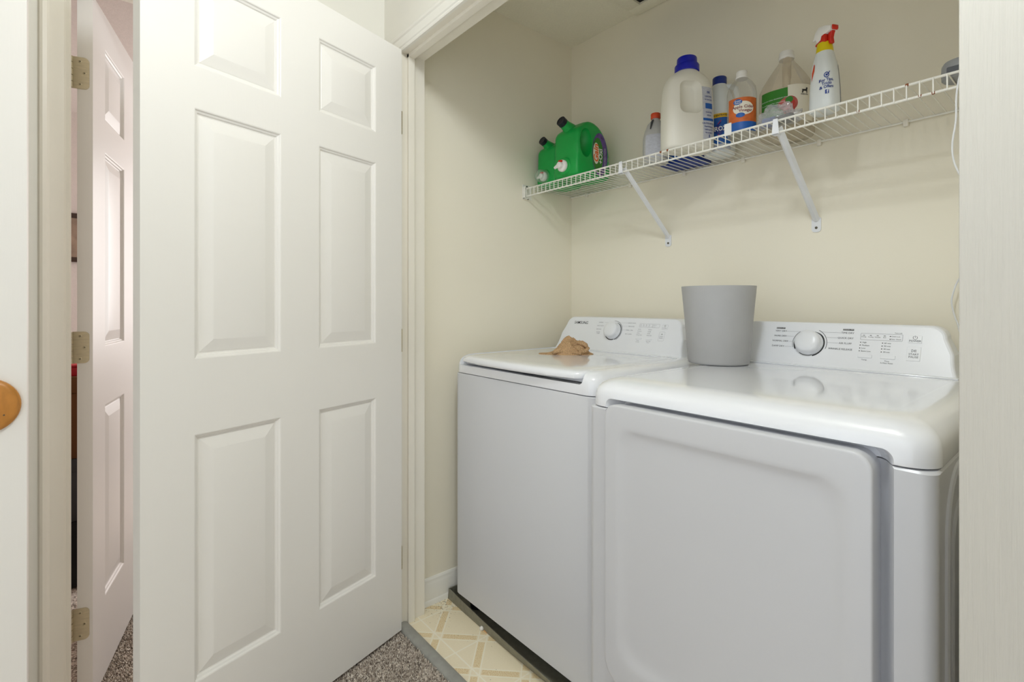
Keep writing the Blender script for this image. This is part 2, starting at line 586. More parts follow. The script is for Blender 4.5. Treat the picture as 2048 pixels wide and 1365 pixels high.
# hall end wall with the doorway into the room
DY0, DY1 = -1.808, -1.035
w = MB().box(-0.20, -0.09, -2.75, DY0 - 0.018, 0, CEIL).box(-0.20, -0.09, DY1 + 0.018, -0.8325, 0, CEIL).box(-0.20, -0.09, DY0 - 0.018, DY1 + 0.018, OPZ + 0.018, CEIL)
struct(w.build('wall_end', M_hallwall), 'off white wall at the end of the hall with a doorway', 'wall')
struct(MB().box(-0.20, 0.75, -2.83, -2.75, 0, CEIL).build('wall_hall_back', M_hallwall), 'off white hall wall behind the camera', 'wall')
struct(MB().box(3.2, 3.28, -2.83, -0.8325, 0, CEIL).build('wall_light_block', M_hallwall), 'off white added wall closing the unseen right end of the hall, blocks side light', 'wall')  # unseen wall, added to keep background light from coming in at the right
# room beyond the doorway
struct(MB().box(-2.68, -2.6, -2.75, 0.0, 0, CEIL).build('wall_room_far', M_pink), 'pinkish far wall of the room behind the open door', 'wall')
struct(MB().box(-2.6, -0.20, -2.83, -2.75, 0, CEIL).build('wall_room_side', M_pink), 'pinkish side wall of the room behind the open door', 'wall')
struct(MB().box(-2.6, -2.5, 0.0, 0.08, 0, CEIL).box(-1.3, -0.09, 0.0, 0.08, 0, CEIL).box(-2.5, -1.3, 0.0, 0.08, 0, 0.8).box(-2.5, -1.3, 0.0, 0.08, 2.1, CEIL).build('wall_room_window', M_pink), 'pinkish window wall of the room behind the open door', 'wall')

# casings: colonial profile (w across the board, h proud of the wall)
CAS = [(0, 0), (0, .009), (.004, .0108), (.010, .0100), (.014, .0128), (.030, .0140), (.041, .0128), (.046, .0160), (.054, .0168), (.060, .0130), (.060, 0)]
def casing(name, m, fn, a, b, label):
    """fn(w, h, t) -> point, t along the board from a to b; mitred ends: a and b may depend on w"""
    mb = MB().prism(CAS, lambda w_, h: fn(w_, h, a(w_)), lambda w_, h: fn(w_, h, b(w_)))
    return struct(mb.build(name, m, sharp=25), label, 'trim')
e = 0.002
casing('trim_1', M_trim, lambda w_, h, t: (t, -0.923 - h, OPZ + w_), lambda w_: OPX0 - w_, lambda w_: OPX1, 'white moulded casing along the top of the closet opening')
casing('trim_2', M_trim, lambda w_, h, t: (OPX0 - w_, -0.923 - h, t), lambda w_: 0.0, lambda w_: OPZ + w_, 'white moulded casing behind the hinges of the closet door')
casing('trim_3', M_trimold, lambda w_, h, t: (-0.09 + h, DY0 + 0.003 - w_, t), lambda w_: 0.0, lambda w_: OPZ + w_, 'tall cream moulded casing left of the hinged room door')
casing('trim_4', M_trimold, lambda w_, h, t: (-0.09 + h, DY1 + w_, t), lambda w_: 0.0, lambda w_: OPZ + w_, 'cream moulded casing on the far side of the room doorway')
casing('trim_5', M_trimold, lambda w_, h, t: (-0.09 + h, t, OPZ + w_), lambda w_: DY0 - w_, lambda w_: DY1 + w_, 'cream moulded casing over the room doorway')
# closet jamb with stop
jp = [(-.923, 0), (-.903, 0), (-.903, .011), (-.900, .012), (-.880, .012), (-.877, .010), (-.877, 0.0), (-.8325, 0), (-.8325, -.018), (-.923, -.018)]
struct(MB().prism(jp, lambda y, h: (OPX0 + h, y, 0.0), lambda y, h: (OPX0 + h, y, OPZ)).build('trim_6', M_trimold, sharp=25), 'white door jamb with stop at left of the closet opening', 'trim')
struct(MB().prism(jp, lambda y, h: (OPX0 - 0.018, y, OPZ - h), lambda y, h: (OPX1, y, OPZ - h)).build('trim_7', M_trimold, sharp=25), 'white head jamb with stop under the closet header', 'trim')
# room doorway jamb
struct(MB().box(-0.20, -0.09, DY0 - 0.018, DY0, 0, OPZ).build('trim_8', M_trimold), 'cream jamb behind the hinges of the room door', 'trim')
struct(MB().box(-0.20, -0.09, DY1, DY1 + 0.018, 0, OPZ).box(-0.20, -0.09, DY0 - 0.018, DY1 + 0.018, OPZ, OPZ + 0.018).build('trim_9', M_trimold), 'cream jamb at head and strike side of the room doorway', 'trim')
# baseboards
bp_ = [(0, 0), (0.020, 0), (0.0195, 0.008), (0.0165, 0.015), (0.013, 0.018), (0.013, 0.072), (0.0105, 0.078), (0.009, 0.084), (0.0085, 0.090), (0.005, 0.096), (0, 0.097)]
struct(MB().prism(bp_, lambda h, z: (h, -0.8325, z), lambda h, z: (h, 0.0, z)).build('baseboard_left', M_trim, sharp=25), 'white baseboard with rounded shoe along the left closet wall', 'baseboard')
struct(MB().prism(bp_, lambda h, z: (0.0, -h, z), lambda h, z: (1.56, -h, z)).build('baseboard_back', M_trim, sharp=25), 'white baseboard along the back closet wall', 'baseboard')
# threshold strip between carpet and vinyl
tp = [(-.945, -.004), (-.942, .004), (-.936, .008), (-.916, .009), (-.908, .006), (-.903, .001), (-.903, -.004)]
struct(MB().prism(tp, lambda y, z: (OPX0 + .001, y, z), lambda y, z: (OPX1, y, z)).build('trim_10', M_thresh, sharp=40), 'grey threshold strip between brown carpet and vinyl floor', 'trim')
# attic hatch frame on the closet ceiling
hp = MB()
x0, x1, y0, y1, fw = 0.377, 0.99, -0.62, -0.004, 0.058
hp.box(x0, x1, y1 - fw, y1, CEIL - .014, CEIL).box(x0, x1, y0, y0 + fw, CEIL - .014, CEIL).box(x0, x0 + fw, y0 + fw, y1 - fw, CEIL - .014, CEIL).box(x1 - fw, x1, y0 + fw, y1 - fw, CEIL - .014, CEIL)
hatch = struct(hp.build('trim_11', M_ceil, bevel=(0.003, 2)), 'cream trim frame of the hatch in the closet ceiling', 'trim')
MB().box(x0 + fw, x1 - fw, y0 + fw, y1 - fw, CEIL - .004, CEIL - .001).build('hatch_panel', M_dark, hatch)
# room window (light comes from it)
wn = MB().box(-2.5, -2.45, 0.005, 0.05, 0.8, 2.1).box(-1.35, -1.3, 0.005, 0.05, 0.8, 2.1).box(-2.45, -1.35, 0.005, 0.05, 0.8, 0.85).box(-2.45, -1.35, 0.005, 0.05, 2.05, 2.1).box(-2.45, -1.35, 0.012, 0.042, 1.43, 1.47)
wo = struct(wn.build('window_1', M_trim), 'white sash window of the room behind the open door', 'window')
MB().box(-2.45, -1.35, 0.024, 0.028, 0.85, 1.43).build('pane', M_clear, wo)
MB().box(-2.45, -1.35, 0.024, 0.028, 1.47, 2.05).build('pane', M_clear, wo)

# ------------------------------------------------------------------ six-panel doors
T = 0.035
def make_door(name, loc, rz, m, label, Wd=0.771, H0=0.012, H1=2.009):
    k = Wd / 0.771
    S = [0, .1135 * k, .3272 * k, .4450 * k, .6625 * k, Wd]
    Z = [H0, .248, .829, 1.006, 1.593, 1.691, 1.906, H1]
    holes = {(i, j) for i in (1, 3) for j in (1, 3, 5)}
    mb = MB()
    idx = {}
    vs, fs = [], []
    def V(i, j, y):
        if (i, j, y) not in idx:
            idx[(i, j, y)] = len(vs)
            vs.append((S[i], y, Z[j]))
        return idx[(i, j, y)]
    for i in range(5):
        for j in range(7):
            if (i, j) in holes:
                q = [(i, j), (i + 1, j), (i + 1, j + 1), (i, j + 1)]
                continue
            for y in (0.0, -T):
                fs.append((V(i, j, y), V(i + 1, j, y), V(i + 1, j + 1, y), V(i, j + 1, y)))
    for i in range(5):
        for j in (0, 7):
            fs.append((V(i, j, 0.0), V(i + 1, j, 0.0), V(i + 1, j, -T), V(i, j, -T)))
    for j in range(7):
        for i in (0, 5):
            fs.append((V(i, j, 0.0), V(i, j + 1, 0.0), V(i, j + 1, -T), V(i, j, -T)))
    root = thing(name, loc, label, 'door', rz=rz, kind='structure')
    mb.add(vs, fs)
    mb.build('stiles_and_rails', m, root, local=True, sharp=25)
    PR = [(0, 0), (.0025, .0010), (.0045, .0042), (.0085, .0062), (.0105, .0095), (.0135, .0100), (.0155, .0088), (.0420, .0022), (.0455, .0016)]
    for i in (1, 3):
        for j in (1, 3, 5):
            pb = MB()
            for sg in (0, 1):
                rings = []
                for ins, dp in PR:
                    a, b, c, d = S[i] + ins, S[i + 1] - ins, Z[j] + ins, Z[j + 1] - ins
                    y = -dp if sg == 0 else -T + dp
                    rings.append([(a, y, c), (b, y, c), (b, y, d), (a, y, d)])
                pb.loft(rings, False, True)
            pb.build('panel', m, root, local=True, sharp=12)
    return root

# closet door leaf, open into the hall
a1 = math.atan2(-.956, .292)
door1 = make_door('door_1', (0.092, -0.948, 0.0), a1, M_door, 'large white six panel closet door standing open in the middle')
def edge_hinge(door, z, y0, y1, s0, s1, knuckle_y, screws=True, m=M_brass):
    """leaf plate let into the hinge edge of a door; local coordinates of the door"""
    hh = 0.0445
    rd = 0.012
    pts = rr(y0, y1, z - hh, z + hh, (rd, 0.001, 0.001, rd), 5)
    lf = MB().prism(pts, lambda y, zz: (s0, y, zz), lambda y, zz: (s1, y, zz))
    o = lf.build('hinge', m, door, local=True, sharp=35)
    kn = MB()
    for q in range(5):
        kn.lathe([(.0055, 0), (.006, .0006), (.006, .0160), (.0055, .0166)], (s0 - .003, knuckle_y, z - hh + q * .0178), 12)
    kn.build('knuckle', m, o, local=True)
    if screws:
        for dy, dz in ((0.020, 0.032), (0.010, 0.0), (0.020, -0.032)):
            sb = MB().lathe([(.0045, 0), (.0042, .0008), (.003, .0014)], (s0, y0 + dy, z + dz), 14, axis=(-1, 0, 0))
            so = sb.build('screw', m, o, local=True)
            for ang in (0.5, 0.5 + math.pi / 2):
                cx, cz = math.cos(ang) * .0024, math.sin(ang) * .0024
                nx, nz = -math.sin(ang) * .0006, math.cos(ang) * .0006
                MB().add([(s0 - .0016, y0 + dy - cx - nx, z + dz - cz - nz), (s0 - .0016, y0 + dy + cx - nx, z + dz + cz - nz), (s0 - .0016, y0 + dy + cx + nx, z + dz + cz + nz), (s0 - .0016, y0 + dy - cx + nx, z + dz - cz + nz)], [(0, 1, 2, 3)]).build('screw_slot', M_screw, o, local=True, recalc=False)
    return o
for z in (1.760, 1.008, 0.258):
    o = MB().box(-.0075, -.0005, -.034, -.0015, z - .040, z + .040).build('hinge', M_brass, door1, local=True, bevel=(0.002, 2))
    MB().lathe([(.0055, 0), (.006, .0006), (.006, .0790), (.0055, .080)], (-.004, -T - .006, z - .040), 12).build('knuckle', M_brass, o, local=True)
# room door, open away into the room
a2 = math.atan2(.259, -.966)
door2 = make_door('door_2', (-0.203, -1.795, 0.0), a2, M_doorpink, 'warm white six panel door with three brass hinges, open into the room', Wd=0.76)
for z in (1.782, 1.012, 0.235):
    edge_hinge(door2, z, -0.0275, 0.010, -.0022, 0.0, 0.013)
# near door with the wooden knob plate at the left edge of the photo
door3 = make_door('door_3', (0.275, -2.621, 0.0), math.radians(90), M_door, 'white door with round oak knob plate at the left edge of the photo', Wd=0.76)
kc = Vector((0.310, -1.921, 0.944))
kp = MB().lathe([(.052, -.001), (.053, .002), (.0525, .006), (.048, .011), (.044, .0125), (.0, .0128)], kc, 48, axis=(1, 0, 0)).build('knob_plate', M_woodknob, door3, sharp=30)
kp['label'] = 'round oak plate with bevelled rim'
pth = [kc + Vector((.010, -.010, -.020)), kc + Vector((.030, -.006, -.010)), kc + Vector((.045, .001, .000)), kc + Vector((.055, .010, .010)), kc + Vector((.058, .013, .013))]
kb = MB().tube(pth, [.010, .0085, .0085, .0085, .005], 16).build('knob_peg', M_woodlt, kp)
MB().lathe([(.0015, 0), (.0014, .0006), (.0, .0007)], kc + Vector((.0126, .030, -.018)), 8, axis=(1, 0, 0)).build('plate_pin', M_screw, kp)

# ------------------------------------------------------------------ hall ceiling lamp (out of frame, lights the scene)
hl = thing('ceiling_lamp', (HALL_LAMP[0], HALL_LAMP[1], CEIL), 'round flush ceiling lamp in the hall above the closet door', 'lamp')
MB().lathe([(.0, 0), (.14, 0), (.145, -.012), (.13, -.022), (.0, -.024)], (HALL_LAMP[0], HALL_LAMP[1], CEIL), 32).build('lamp_base', M_lampmetal, hl)

# ------------------------------------------------------------------ carpet pile (uncountable)
def carpet_pile():
    vs, fs = [], []
    rnd = random.Random(3)
    def region(poly, step, h):
        xs = [p[0] for p in poly]; ys = [p[1] for p in poly]
        x = min(xs)
        while x < max(xs):
            y = min(ys)
            while y < max(ys):
                px, py = x + rnd.uniform(-.5, .5) * step, y + rnd.uniform(-.5, .5) * step
                inside = True
                for k in range(len(poly)):
                    ax, ay = poly[k]; bx, by = poly[(k + 1) % len(poly)]
                    if (bx - ax) * (py - ay) - (by - ay) * (px - ax) < 0:
                        inside = False; break
                if inside:
                    k0 = len(vs)
                    a = rnd.uniform(0, 6.28); r = step * .62
                    lx, ly = rnd.uniform(-1, 1) * step * .9, rnd.uniform(-1, 1) * step * .9
                    for q in range(3):
                        vs.append((px + r * math.cos(a + q * 2.094), py + r * math.sin(a + q * 2.094), -.006))
                    for q in range(3):
                        vs.append((px + lx + r * .55 * math.cos(a + .5 + q * 2.094), py + ly + r * .55 * math.sin(a + .5 + q * 2.094), -.006 + h * rnd.uniform(.7, 1.1)))
                    for q in range(3):
                        w_ = (q + 1) % 3
                        fs.append((k0 + q, k0 + w_, k0 + 3 + w_, k0 + 3 + q))
                    fs.append((k0 + 3, k0 + 4, k0 + 5))
                y += step
            x += step
    region([(0.07, -1.45), (0.75, -1.45), (0.75, -0.946), (0.07, -0.946)], .0042, .010)
    region([(-1.4, -1.75), (-0.2, -1.75), (-0.2, -1.25), (-1.4, -1.25)], .0055, .010)
    return MB().add(vs, fs).build('carpet_pile', M_carpet, recalc=False, sharp=80)
tag(carpet_pile(), 'brown and beige flecked carpet pile on the hall floor', 'carpet', kind='stuff')

# ================================================================== APPLIANCES
TILT = Vector((0, .4027, .9153))
NRM = Vector((0, -.9153, .4027))
def console_fn(y_base, off=0.0006):
    o = Vector((0, y_base, .95))
    return lambda x, h, d=off: o + Vector((x, 0, 0)) + TILT * h + NRM * d
def console_mesh(y_base, xa, xb, htop, y_back):
    """tilted control console: rounded trapezoid front, flared foot"""
    P = console_fn(y_base, 0.0)
    def outline(ins):
        pts = []
        n = 7
        r = 0.036 - ins * 0.5
        a, b, t = xa + ins, xb - ins, htop - ins
        fl = 0.014
        # left side up from the foot, around the top, down the right side
        for k in range(6):
            q = k / 5
            pts.append((a - fl * (1 - q) ** 2, -0.012 + (t * 0.45 + 0.012) * q))
        top_in = 0.016
        for k in range(n + 1):
            an = math.radians(180 - 90 * k / n)
            pts.append((a + top_in + r + r * math.cos(an), t - r + r * math.sin(an)))
        for k in range(n + 1):
            an = math.radians(90 - 90 * k / n)
            pts.append((b - top_in - r + r * math.cos(an), t - r + r * math.sin(an)))
        for k in range(6):
            q = 1 - k / 5
            pts.append((b + fl * (1 - q) ** 2, -0.012 + (t * 0.45 + 0.012) * q))
        return pts
    rings = []
    for ins, d in ((0.008, 0.0), (0.004, -0.0008), (0.0015, -0.003), (0.0, -0.007)):
        rings.append([P(x, h, d) for x, h in outline(ins)])
    last = rings[-1]
    rings.append([Vector((p.x, max(y_back, p.y + 0.002), p.z)) for p in last])
    mb = MB()
    mb.loft(list(reversed(rings)))
    return mb
def flat_rect(mb, P, x0, x1, h0, h1, r=0.0008, d=0.0006):
    pts = rr(x0, x1, h0, h1, r, 3)
    mb.add([P(x, h, d) for x, h in pts], [tuple(range(len(pts)))])
def flat_frame(mb, P, x0, x1, h0, h1, t=0.0006, r=0.002, d=0.0006):
    a = [P(x, h, d) for x, h in rr(x0, x1, h0, h1, r, 4)]
    b = [P(x, h, d) for x, h in rr(x0 + t, x1 - t, h0 + t, h1 - t, max(r - t, .0002), 4)]
    n = len(a)
    mb.add(a + b, [(i, (i + 1) % n, n + (i + 1) % n, n + i) for i in range(n)])
def flat_arc(mb, P, cx, ch, r0, r1, a0, a1, n=28, d=0.0006, taper=False):
    vs = []
    for k in range(n + 1):
        a = math.radians(a0 + (a1 - a0) * k / n)
        q = 1.0
        if taper:
            q = min(1.0, 4.0 * k / n + 0.1)
        ro = r0 + (r1 - r0) * q
        vs += [P(cx + r0 * math.cos(a), ch + r0 * math.sin(a), d), P(cx + ro * math.cos(a), ch + ro * math.sin(a), d)]
    mb.add(vs, [(2 * k, 2 * k + 1, 2 * k + 3, 2 * k + 2) for k in range(n)])
def flat_dot(mb, P, x, h, r, d=0.0006):
    mb.add([P(x + r * math.cos(q * math.pi / 5), h + r * math.sin(q * math.pi / 5), d) for q in range(10)], [tuple(range(10))])
def flat_text(mb, P, body, x, h, size, align='CENTER', bold=0.0, sx=1.0, d=0.0006, shear=0.0):
    put_text(mb, body, size, lambda a, b: P(x + a, h + b, d), align, bold, sx, shear)
def flat_line(mb, P, x0, h0, x1, h1, t=0.0005, d=0.0006):
    dx, dh = x1 - x0, h1 - h0
    l = math.hypot(dx, dh)
    nx, nh = -dh / l * t / 2, dx / l * t / 2
    mb.add([P(x0 - nx, h0 - nh, d), P(x1 - nx, h1 - nh, d), P(x1 + nx, h1 + nh, d), P(x0 + nx, h0 + nh, d)], [(0, 1, 2, 3)])
def power_icon(mb, P, x, h, r):
    flat_arc(mb, P, x, h, r * .8, r, 120, 420, 20)
    flat_rect(mb, P, x - r * .1, x + r * .1, h, h + r * 1.15, 0.0001)
def start_icon(mb, P, x, h, s):
    a, b, c = (x - s, h - s * .8), (x - s, h + s * .8), (x + s * .3, h)
    flat_line(mb, P, *a, *b, s * .18); flat_line(mb, P, *b, *c, s * .18); flat_line(mb, P, *c, *a, s * .18)
    flat_line(mb, P, x + s * .45, h - s * .8, x + s * .45, h + s * .8, s * .18)
    flat_line(mb, P, x + s * .9, h - s * .8, x + s * .9, h + s * .8, s * .18)
def console_knob(P, root, x, h, r):
    c = P(x, h, 0.0)
    kb_ = MB().lathe([(r * 1.08, 0), (r * 1.08, .004), (r * 1.02, .006), (r, .008), (r * .985, .018), (r * .95, .0225), (r * .85, .0255), (r * .5, .0275), (0, .028)], c, 48, axis=NRM)
    return kb_.build('knob', M_panel, root, sharp=50)
def raised_button(P, root, x0, x1, h0, h1, r=.0018, d=.0016, name='button'):
    rings = [[P(x, h, q) for x, h in rr(x0 + i, x1 - i, h0 + i, h1 - i, max(r - i, .0003), 4)] for i, q in ((0, 0.0), (0.0, d * .6), (.0006, d))]
    return MB().loft(rings).build(name, M_panel, root, sharp=25)

def cover_mesh(x0, x1, y0, y1, prof, r0):
    rings = []
    for z, ins in prof:
        rings.append([(x, y, z) for x, y in rr(x0 + ins, x1 - ins, y0 + ins, y1 - ins * .3, (r0, r0, .02, .02), 8)])
    return MB().loft(rings)

# ------------------------------------------------------------------ washer
WX0, WX1, WY0, WY1 = 0.079, 0.765, -0.723, -0.045
wa = thing('washing_machine', ((WX0 + WX1) / 2, (WY0 + WY1) / 2, 0.002), 'white top loading washing machine left of the dryer, tan rag on its lid', 'washer')
body = MB().loft([[(x, y, z) for x, y in rr(WX0 + i, WX1 - i, WY0 + i, WY1 - i, (.03, .03, .012, .012), 8)] for z, i in ((.060, .002), (.062, 0), (.876, 0), (.8785, .002))])
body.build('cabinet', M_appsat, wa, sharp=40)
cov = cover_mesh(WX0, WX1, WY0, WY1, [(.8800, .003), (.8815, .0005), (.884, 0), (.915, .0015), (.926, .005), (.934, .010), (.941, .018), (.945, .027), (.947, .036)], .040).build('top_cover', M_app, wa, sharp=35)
pocket = []
for z, i in ((.909, .010), (.911, .005), (.915, .001), (.919, 0.0), (.97, 0.0)):
    pocket.append([(x, y, z) for x, y in rr(.112 + i, .716 - i, -.80, -.222 - i, (.004, .004, .03, .03), 6)])
boolean(cov, [MB().loft(pocket)], sharp=35)
# lid with bowed front edge
def lid_outline(ins):
    a, b = .1155 + ins, .7125 - ins
    pts = []
    n = 24
    for k in range(n + 1):
        q = k / n
        x = a + (b - a) * q
        bow = 1 - (2 * q - 1) ** 2
        edge = min(q, 1 - q)
        rc = max(0.0, 1 - edge / .045) ** 2 * .028
        pts.append((x, -.722 - .024 * bow + rc + ins))
    pts += [(x, y) for x, y in ((b, -.55), (b, -.40), (b, -.26), (b - .008, -.234), (b - .03, -.226 - ins), (a + .03, -.226 - ins), (a + .008, -.234), (a, -.26), (a, -.40), (a, -.55))]
    return pts
lid = MB().loft([[(x, y, z) for x, y in lid_outline(i)] for z, i in ((.921, .012), (.9215, .004), (.925, .0005), (.930, 0), (.938, .002), (.9425, .006), (.945, .012), (.947, .03), (.948, .06))])
lido = lid.build('lid', M_app, wa, sharp=40)
MB().box(.13, .70, -.700, -.60, .9125, .921).build('lid_grip', M_appsat, lido)
con = console_mesh(-.195, .098, .692, .142, WY1).build('console', M_panel, wa, sharp=9)
P = console_fn(-.195)
console_knob(P, con, .378, .0815, .0325)
pr = MB()
flat_text(pr, P, 'SAMSUNG', .198, .1122, .0172, bold=.006, sx=.98)
pr.build('brand_lettering', M_ink, con, recalc=False)
pr = MB()
flat_arc(pr, P, .378, .0815, .0372, .0402, 75, -65, taper=True)
flat_arc(pr, P, .378, .0815, .0355, .0385, -70, -140)
flat_arc(pr, P, .378, .0815, .0425, .0437, 95, -55)
for k in range(4):
    flat_dot(pr, P, .4975 - .0007 * k, .0941 - .0077 * k, .0011)
    flat_dot(pr, P, .5435 - .0005 * k, .0941 - .0077 * k, .0011)
    flat_rect(pr, P, .5035 + .0125 * k - .0018, .5035 + .0125 * k + .0018, .1118, .1130, .0002)
flat_dot(pr, P, .5560, .1125, .0010); flat_dot(pr, P, .5552, .1065, .0010)
power_icon(pr, P, .609, .1112, .0034)
start_icon(pr, P, .6045, .0786, .0030)
pr.build('dark_print', M_ink, con, recalc=False)
pr = MB()
for s_, x, h in (('NORMAL', .3063, .1166), ('HEAVY DUTY', .3072, .1016), ('BEDDING', .304, .0865), ('ACTIVE', .3042, .0740), ('WEAR', .3061, .0682), ('QUICK WASH', .4602, .1181), ('DELICATES', .4607, .104), ('RINSE + SPIN', .4563, .0881), ('SELF CLEAN', .4555, .072)):
    flat_text(pr, P, s_, x, h, .0055, sx=1.05)
for x0, x1, h in ((.325, .360, .1166), (.328, .346, .1005), (.393, .440, .1181), (.412, .443, .104), (.418, .437, .0881)):
    flat_line(pr, P, x0, h, x1, h, .0004)
flat_frame(pr, P, .4975, .5865, .1030, .1175, .0005, .002)
flat_frame(pr, P, .5985, .6220, .0975, .1165, .0004, .002)
flat_frame(pr, P, .5930, .6160, .0520, .0880, .0004, .002)
for k, (u, v) in enumerate((('Hot', 'Extra'), ('Warm', 'High'), ('Eco', 'Mid'), ('Tap Cold', 'No Spin'))):
    flat_text(pr, P, u, .5005 - .0007 * k, .0941 - .0077 * k, .0052, 'LEFT')
    flat_text(pr, P, v, .5465 - .0005 * k, .0941 - .0077 * k, .0052, 'LEFT')
for k, s_ in enumerate(('Sense', 'Wash', 'Rinse', 'Spin')):
    flat_text(pr, P, s_, .5035 + .0125 * k, .1078, .0036)
flat_text(pr, P, 'Child Lock', .5575, .1125, .0034, 'LEFT'); flat_text(pr, P, 'Lid Lock', .5568, .1065, .0034, 'LEFT')
flat_text(pr, P, 'POWER', .609, .1028, .0048); flat_text(pr, P, 'START', .6036, .0690, .0052); flat_text(pr, P, 'PAUSE', .6036, .0630, .0052)
flat_text(pr, P, 'Temp.', .5066, .0480, .0050); flat_text(pr, P, '3s Sound', .5066, .0425, .0044)
flat_text(pr, P, 'Soil / Spin', .5536, .0480, .0050); flat_text(pr, P, 'Rinse+', .5536, .0425, .0044)
pr.build('grey_print', M_printlt, con, recalc=False)
raised_button(P, con, .4935, .5205, .0535, .0595)
raised_button(P, con, .5400, .5670, .0535, .0595)
for x in (WX0 + .06, WX1 - .06):
    for y in (WY0 + .06, WY1 - .06):
        MB().lathe([(.022, .0035), (.024, .0065), (.024, .018), (.012, .022), (.012, .062)], (x, y, 0), 16).build('foot', M_dark, wa)

# ------------------------------------------------------------------ drain pan under the washer
pan = MB()
px0, px1, py0, py1, ph = .0215, .782, -.706, -.022, .038
pan.box(px0, px1, py0, py1, .0005, .0030)
for k in range(6):
    xa, xb = px0 + (px1 - px0) * k / 6, px0 + (px1 - px0) * (k + 1) / 6
    qa, qb = .008 * math.sin(math.pi * k / 6) + .006 * k / 6, .008 * math.sin(math.pi * (k + 1) / 6) + .006 * (k + 1) / 6
    la, lb_ = -.004 + .034 * (k / 6), -.004 + .034 * ((k + 1) / 6)
    pan.loft([[(xa, -.714 - qa, .0005), (xb, -.714 - qb, .0005), (xb, -.7105 - qb, .0005), (xa, -.7105 - qa, .0005)], [(xa, -.714 - qa - la, ph), (xb, -.714 - qb - lb_, ph), (xb, -.7118 - qb - lb_, ph), (xa, -.7118 - qa - la, ph)]])
pan.box(px0, px1, -.7125, py0, .0005, .003)
pan.box(px0, px1, py1 - .0035, py1, .003, ph).box(px0, px0 + .0035, py0, py1, .003, ph).box(px1 - .0035, px1, py0, py1, .003, ph)
tag(pan.build('drain_pan', M_galv), 'shallow grey metal drain pan under the washing machine', 'drain pan')

# ------------------------------------------------------------------ dryer
DX0, DX1, DFY, DBY = 0.806, 1.492, -0.800, -0.062
dr = thing('clothes_dryer', ((DX0 + DX1) / 2, (DFY + DBY) / 2, 0.0), 'white front loading clothes dryer with grey bin on top', 'dryer')
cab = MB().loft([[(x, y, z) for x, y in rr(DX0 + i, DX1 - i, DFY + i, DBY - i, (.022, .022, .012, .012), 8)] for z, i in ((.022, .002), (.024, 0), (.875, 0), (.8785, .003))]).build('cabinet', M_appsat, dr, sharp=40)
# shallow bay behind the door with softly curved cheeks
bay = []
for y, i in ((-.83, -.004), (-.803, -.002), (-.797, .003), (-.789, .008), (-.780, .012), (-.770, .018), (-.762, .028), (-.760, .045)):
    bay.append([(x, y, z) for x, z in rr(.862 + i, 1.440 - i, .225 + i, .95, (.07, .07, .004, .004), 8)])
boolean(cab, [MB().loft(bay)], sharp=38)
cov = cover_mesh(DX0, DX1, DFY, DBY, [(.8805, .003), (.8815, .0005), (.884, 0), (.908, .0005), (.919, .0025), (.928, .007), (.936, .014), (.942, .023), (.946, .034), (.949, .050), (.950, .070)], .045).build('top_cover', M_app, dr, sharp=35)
arch = []
for y, i in ((-.83, -.004), (-.803, -.002), (-.797, .003), (-.789, .008), (-.780, .012), (-.770, .018), (-.762, .026)):
    arch.append([(x, y, z) for x, z in rr(.862 + i, 1.440 - i, .80, .9045 - i * .3, (.004, .004, .018, .018), 8)])
boolean(cov, [MB().loft(arch)], sharp=38)
# door with dished face
dx0, dx1, dz0, dz1 = .879, 1.4175, .238, .8965
dring = []
for y, i, t, b_, in ((-.7605, .004, .004, .004), (-.8195, 0.0, 0.0, 0.0), (-.8230, .0006, .0006, .0006), (-.8246, .002, .002, .002), (-.8250, .0045, .0045, .0045), (-.8250, .030, .045, .055), (-.8249, .036, .0525, .062), (-.8236, .042, .0560, .068), (-.8212, .050, .0620, .078), (-.8196, .058, .0690, .088), (-.8190, .068, .0780, .10), (-.8188, .085, .095, .12)):
    dring.append([(x, y, z) for x, z in rr(dx0 + i, dx1 - i, dz0 + b_, dz1 - t, (max(.055 - i * .1, .02), max(.055 - i * .1, .02), max(.030 + i * .3, .02), max(.030 + i * .3, .02)), 8)])
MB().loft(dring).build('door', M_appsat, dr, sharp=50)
con = console_mesh(-.155, .858, 1.412, .142, DBY).build('console', M_panel, dr, sharp=9)
P = console_fn(-.155)
MB().box(.846, 1.424, -.166, -.10, .9495, .9535).build('console_step', M_app, dr, bevel=(.0035, 3))
console_knob(P, con, 1.0815, .0730, .0345)
pr = MB()
flat_arc(pr, P, 1.0815, .0730, .0385, .0425, 72, -70, taper=True)
flat_arc(pr, P, 1.0815, .0730, .0385, .0420, -150, -198)
flat_arc(pr, P, 1.0815, .0730, .0368, .0390, -70, -125)
flat_arc(pr, P, 1.0815, .0730, .0470, .0483, 62, -18)
flat_arc(pr, P, 1.0815, .0730, .0445, .0456, 128, 200)
for k in range(4):
    flat_dot(pr, P, 1.2120 - .0002 * k, .0840 - .0085 * k, .0014)
    flat_dot(pr, P, 1.2625 - .0002 * k, .0846 - .0085 * k, .0014)
    flat_rect(pr, P, 1.2178 + .0159 * k - .0022, 1.2178 + .0159 * k + .0022, .1048, .1062, .0003)
flat_dot(pr, P, 1.2782, .1048, .0014); flat_dot(pr, P, 1.2782, .0967, .0014)
flat_rect(pr, P, .9831, 1.0090, .1157, .1205, .0004)
flat_rect(pr, P, 1.1650, 1.1925, .1176, .1224, .0004)
pr.build('black_print', M_ink, con, recalc=False)
pr = MB()
flat_text(pr, P, 'SENSOR DRY', .9960, .1181, .0044, d=.0009); flat_text(pr, P, 'MANUAL DRY', 1.1787, .1200, .0044, d=.0009)
pr.build('white_print', M_white, con, recalc=False)
pr = MB()
